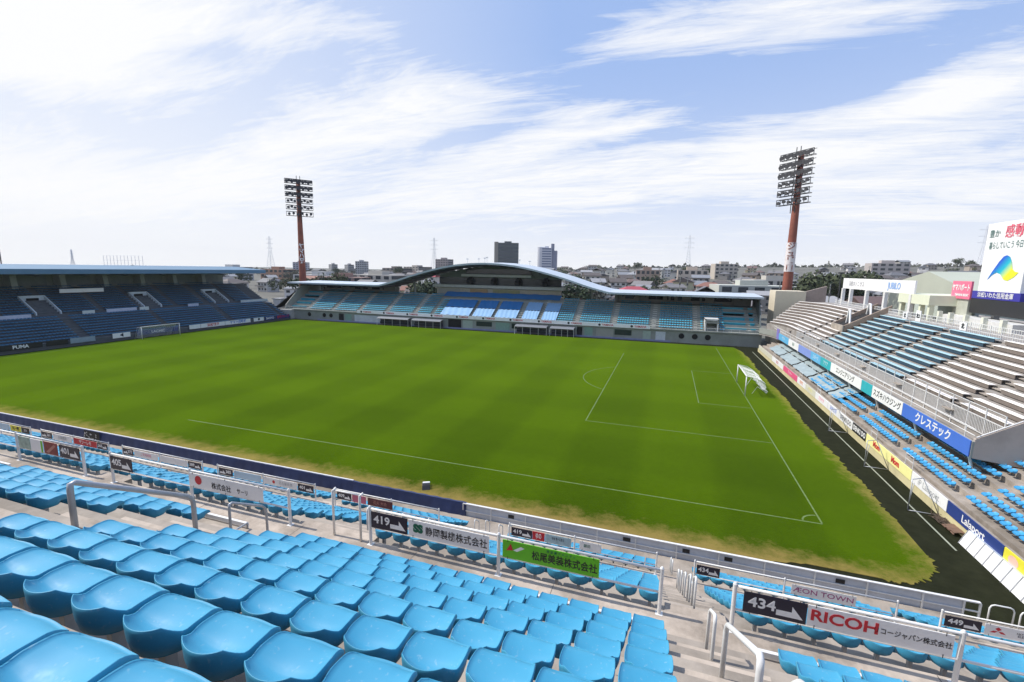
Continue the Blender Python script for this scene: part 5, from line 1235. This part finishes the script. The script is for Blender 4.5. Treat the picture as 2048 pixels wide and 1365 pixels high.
while nt2 < 75:
    az = -62+96*random.random(); d = 140+620*random.random()**.8; x = -9.6+d*math.sin(R(az)); y = -30.1+d*math.cos(R(az))
    if y < 108 or (28 < x < 85 and y < 105) or not ok(x, y, 7.5): continue
    left = az < -20
    tree(x, y, random.uniform(4.5, 8) if not left else random.uniform(6, 10), '%s tree among houses %s' % (random.choice(['dark leafy','grey green']), 'past the pitch' if d < 350 else 'on the far slope')); nt2 += 1
for k, (p, d) in enumerate([(630,185),(1155,150),(1172,160),(855,150),(840,165)]):
    x, y = place(p, d); tree(x, y, 9.5, '%s leafy tree close behind the main stand roof' % ordn(k))
# distant wood line
mb = MB(); rs = random.Random(5)
for _ in range(14000):
    az = -64+100*rs.random(); d = rs.uniform(760, 1150); x = -9.6+d*math.sin(R(az)); y = -30.1+d*math.cos(R(az))
    h = 3.5+2*math.sin(az*1.3)+1.5*math.sin(az*3.7+1)+1.5*math.sin(az*9.1); z = hill(x, y)+max(1, h)*rs.random()**.7; s_ = rs.uniform(1.2, 3.2)
    a = Vector((rs.gauss(0,1), rs.gauss(0,1), rs.gauss(0,1))).normalized()*s_; b = Vector((rs.gauss(0,1), rs.gauss(0,1), rs.gauss(0,1))).normalized()*s_; p = Vector((x, y, z))
    mb.add([p-a, p+b, p+a, p-b], [(0,1,2,3)])
tag(mb.build('distant_woods', LEAF[3]), 'dark tree line along the skyline', None, None, 'stuff')
# utility poles
pk = None
for k in range(44):
    az = -30+60*random.random(); d = random.uniform(130, 420); x = -9.6+d*math.sin(R(az)); y = -30.1+d*math.cos(R(az))
    if y < 108: continue
    if pk is None:
        pk = empty('utility_pole', (x, y, hill(x, y))); mb = MB(); mb.tube([(0,0,-1),(0,0,12)], .22, 6, r2=.14); p1 = mb.build('pole', CONCG, pk)
        mb = MB(); mb.box(-1.1,1.1,-.08,.08,10.6,10.75); mb.box(-.8,.8,-.08,.08,11.4,11.52); mb.box(-.25,.25,-.3,.3,8.6,9.5); p2 = mb.build('crossarm', STEEL, pk); pch = [(p1, []), (p2, [])]; o = pk
    else: o = copy_of(pk, pch, (x, y, hill(x, y)), random.random())
    tag(o, 'grey concrete utility pole standing between the houses', 'utility pole', 'utility poles')
# pylons
def pylon(x, y, H, label):
    z0 = hill(x, y)*.5; mb = MB(); b = H*.09
    for sx2 in (-1, 1):
        for sy in (-1, 1): mb.tube([(sx2*b,sy*b,-z0),(sx2*b*.25,sy*b*.25,H*.62),(sx2*b*.12,sy*b*.12,H)], .28, 4)
    for k in range(9):
        t = k/9; w = b*(1-t*.75); z = H*.62*t; z2 = H*.62*(t+1/9)
        for sy in (-1, 1): mb.tube([(-w,sy*w,z),(w*.92,sy*w*.92,z2)], .14, 3); mb.tube([(w,sy*w,z),(-w*.92,sy*w*.92,z2)], .14, 3)
    for t in (.68, .8, .92): mb.box(-H*.12,H*.12,-.2,.2,H*t,H*t+.4); mb.tube([(-H*.12,0,H*t),(0,0,H*t+H*.05),(H*.12,0,H*t)], .14, 3)
    root = empty('pylon', (x, y, z0), label, 'pylon'); mb.build('lattice', mat('pylon_steel', (.66,.68,.72), .6, metal=.1), root)
for p, top, lb in [(545,475,'electricity pylon left of the far floodlight mast'),(868,478,'faint electricity pylon above the brown apartment block'),(1368,473,'faint electricity pylon above the tall cream flats'),(1945,455,'faint electricity pylon beside the giant poster'),(153,500,'electricity pylon over the shaded stand roof')]:
    d = 900; x, y = place(p, d); z = CAM.z+d*((520.5+.01756*p)-top)/FPX*math.cos(math.atan((p-1024)/FPX)); pylon(x, y, z-hill(x, y)*.5, lb.replace('left of','before'))
# practice net poles over the shaded stand, lamp posts
e2 = empty('ball_net', (-500, 330, 0), 'faint tall ball net on poles beyond the shaded stand', 'net')
x0, y0 = place(215, 620); x1, y1 = place(292, 560); mb = MB()
for k in range(12):
    t = k/11; x, y = x0+(x1-x0)*t, y0+(y1-y0)*t; mb.tube([(x,y,0),(x,y,21)], .2, 4)
for z in (12, 16.5, 21): mb.tube([(x0,y0,z),(x1,y1,z)], .12, 3)
child(mb.build('poles', mat('pylon_steel', (.66,.68,.72))), e2)
for p, d, hgt, lb in [(11, 170, 20.5, 'street lamp on a tall pole above the roof at the frame edge'), (1672, 150, 15, 'lamp pole behind the corner block')]:
    x, y = place(p, d); mb = MB(); mb.tube([(x,y,0),(x,y,hgt)], .13, 6); mb.box(x-.7,x+.7,y-.2,y+.2,hgt,hgt+.35); tag(mb.build('lamp_post', STEEL), lb, 'lamp post')

# ================================================================ HAZE
hm = bpy.data.materials.new('haze_air'); hm.use_nodes = True; t = hm.node_tree; t.nodes.clear()
v = N('ShaderNodeVolumePrincipled', t); v.inputs['Color'].default_value = (.97, .985, 1, 1); v.inputs['Density'].default_value = .0001; v.inputs['Anisotropy'].default_value = 0
o_ = N('ShaderNodeOutputMaterial', t); LK(v.outputs[0], o_.inputs['Volume'], t)
mb = MB(); mb.box(-2430, 1930, -530, 2330, -8, 100); tag(mb.build('haze', hm), kind='stuff')
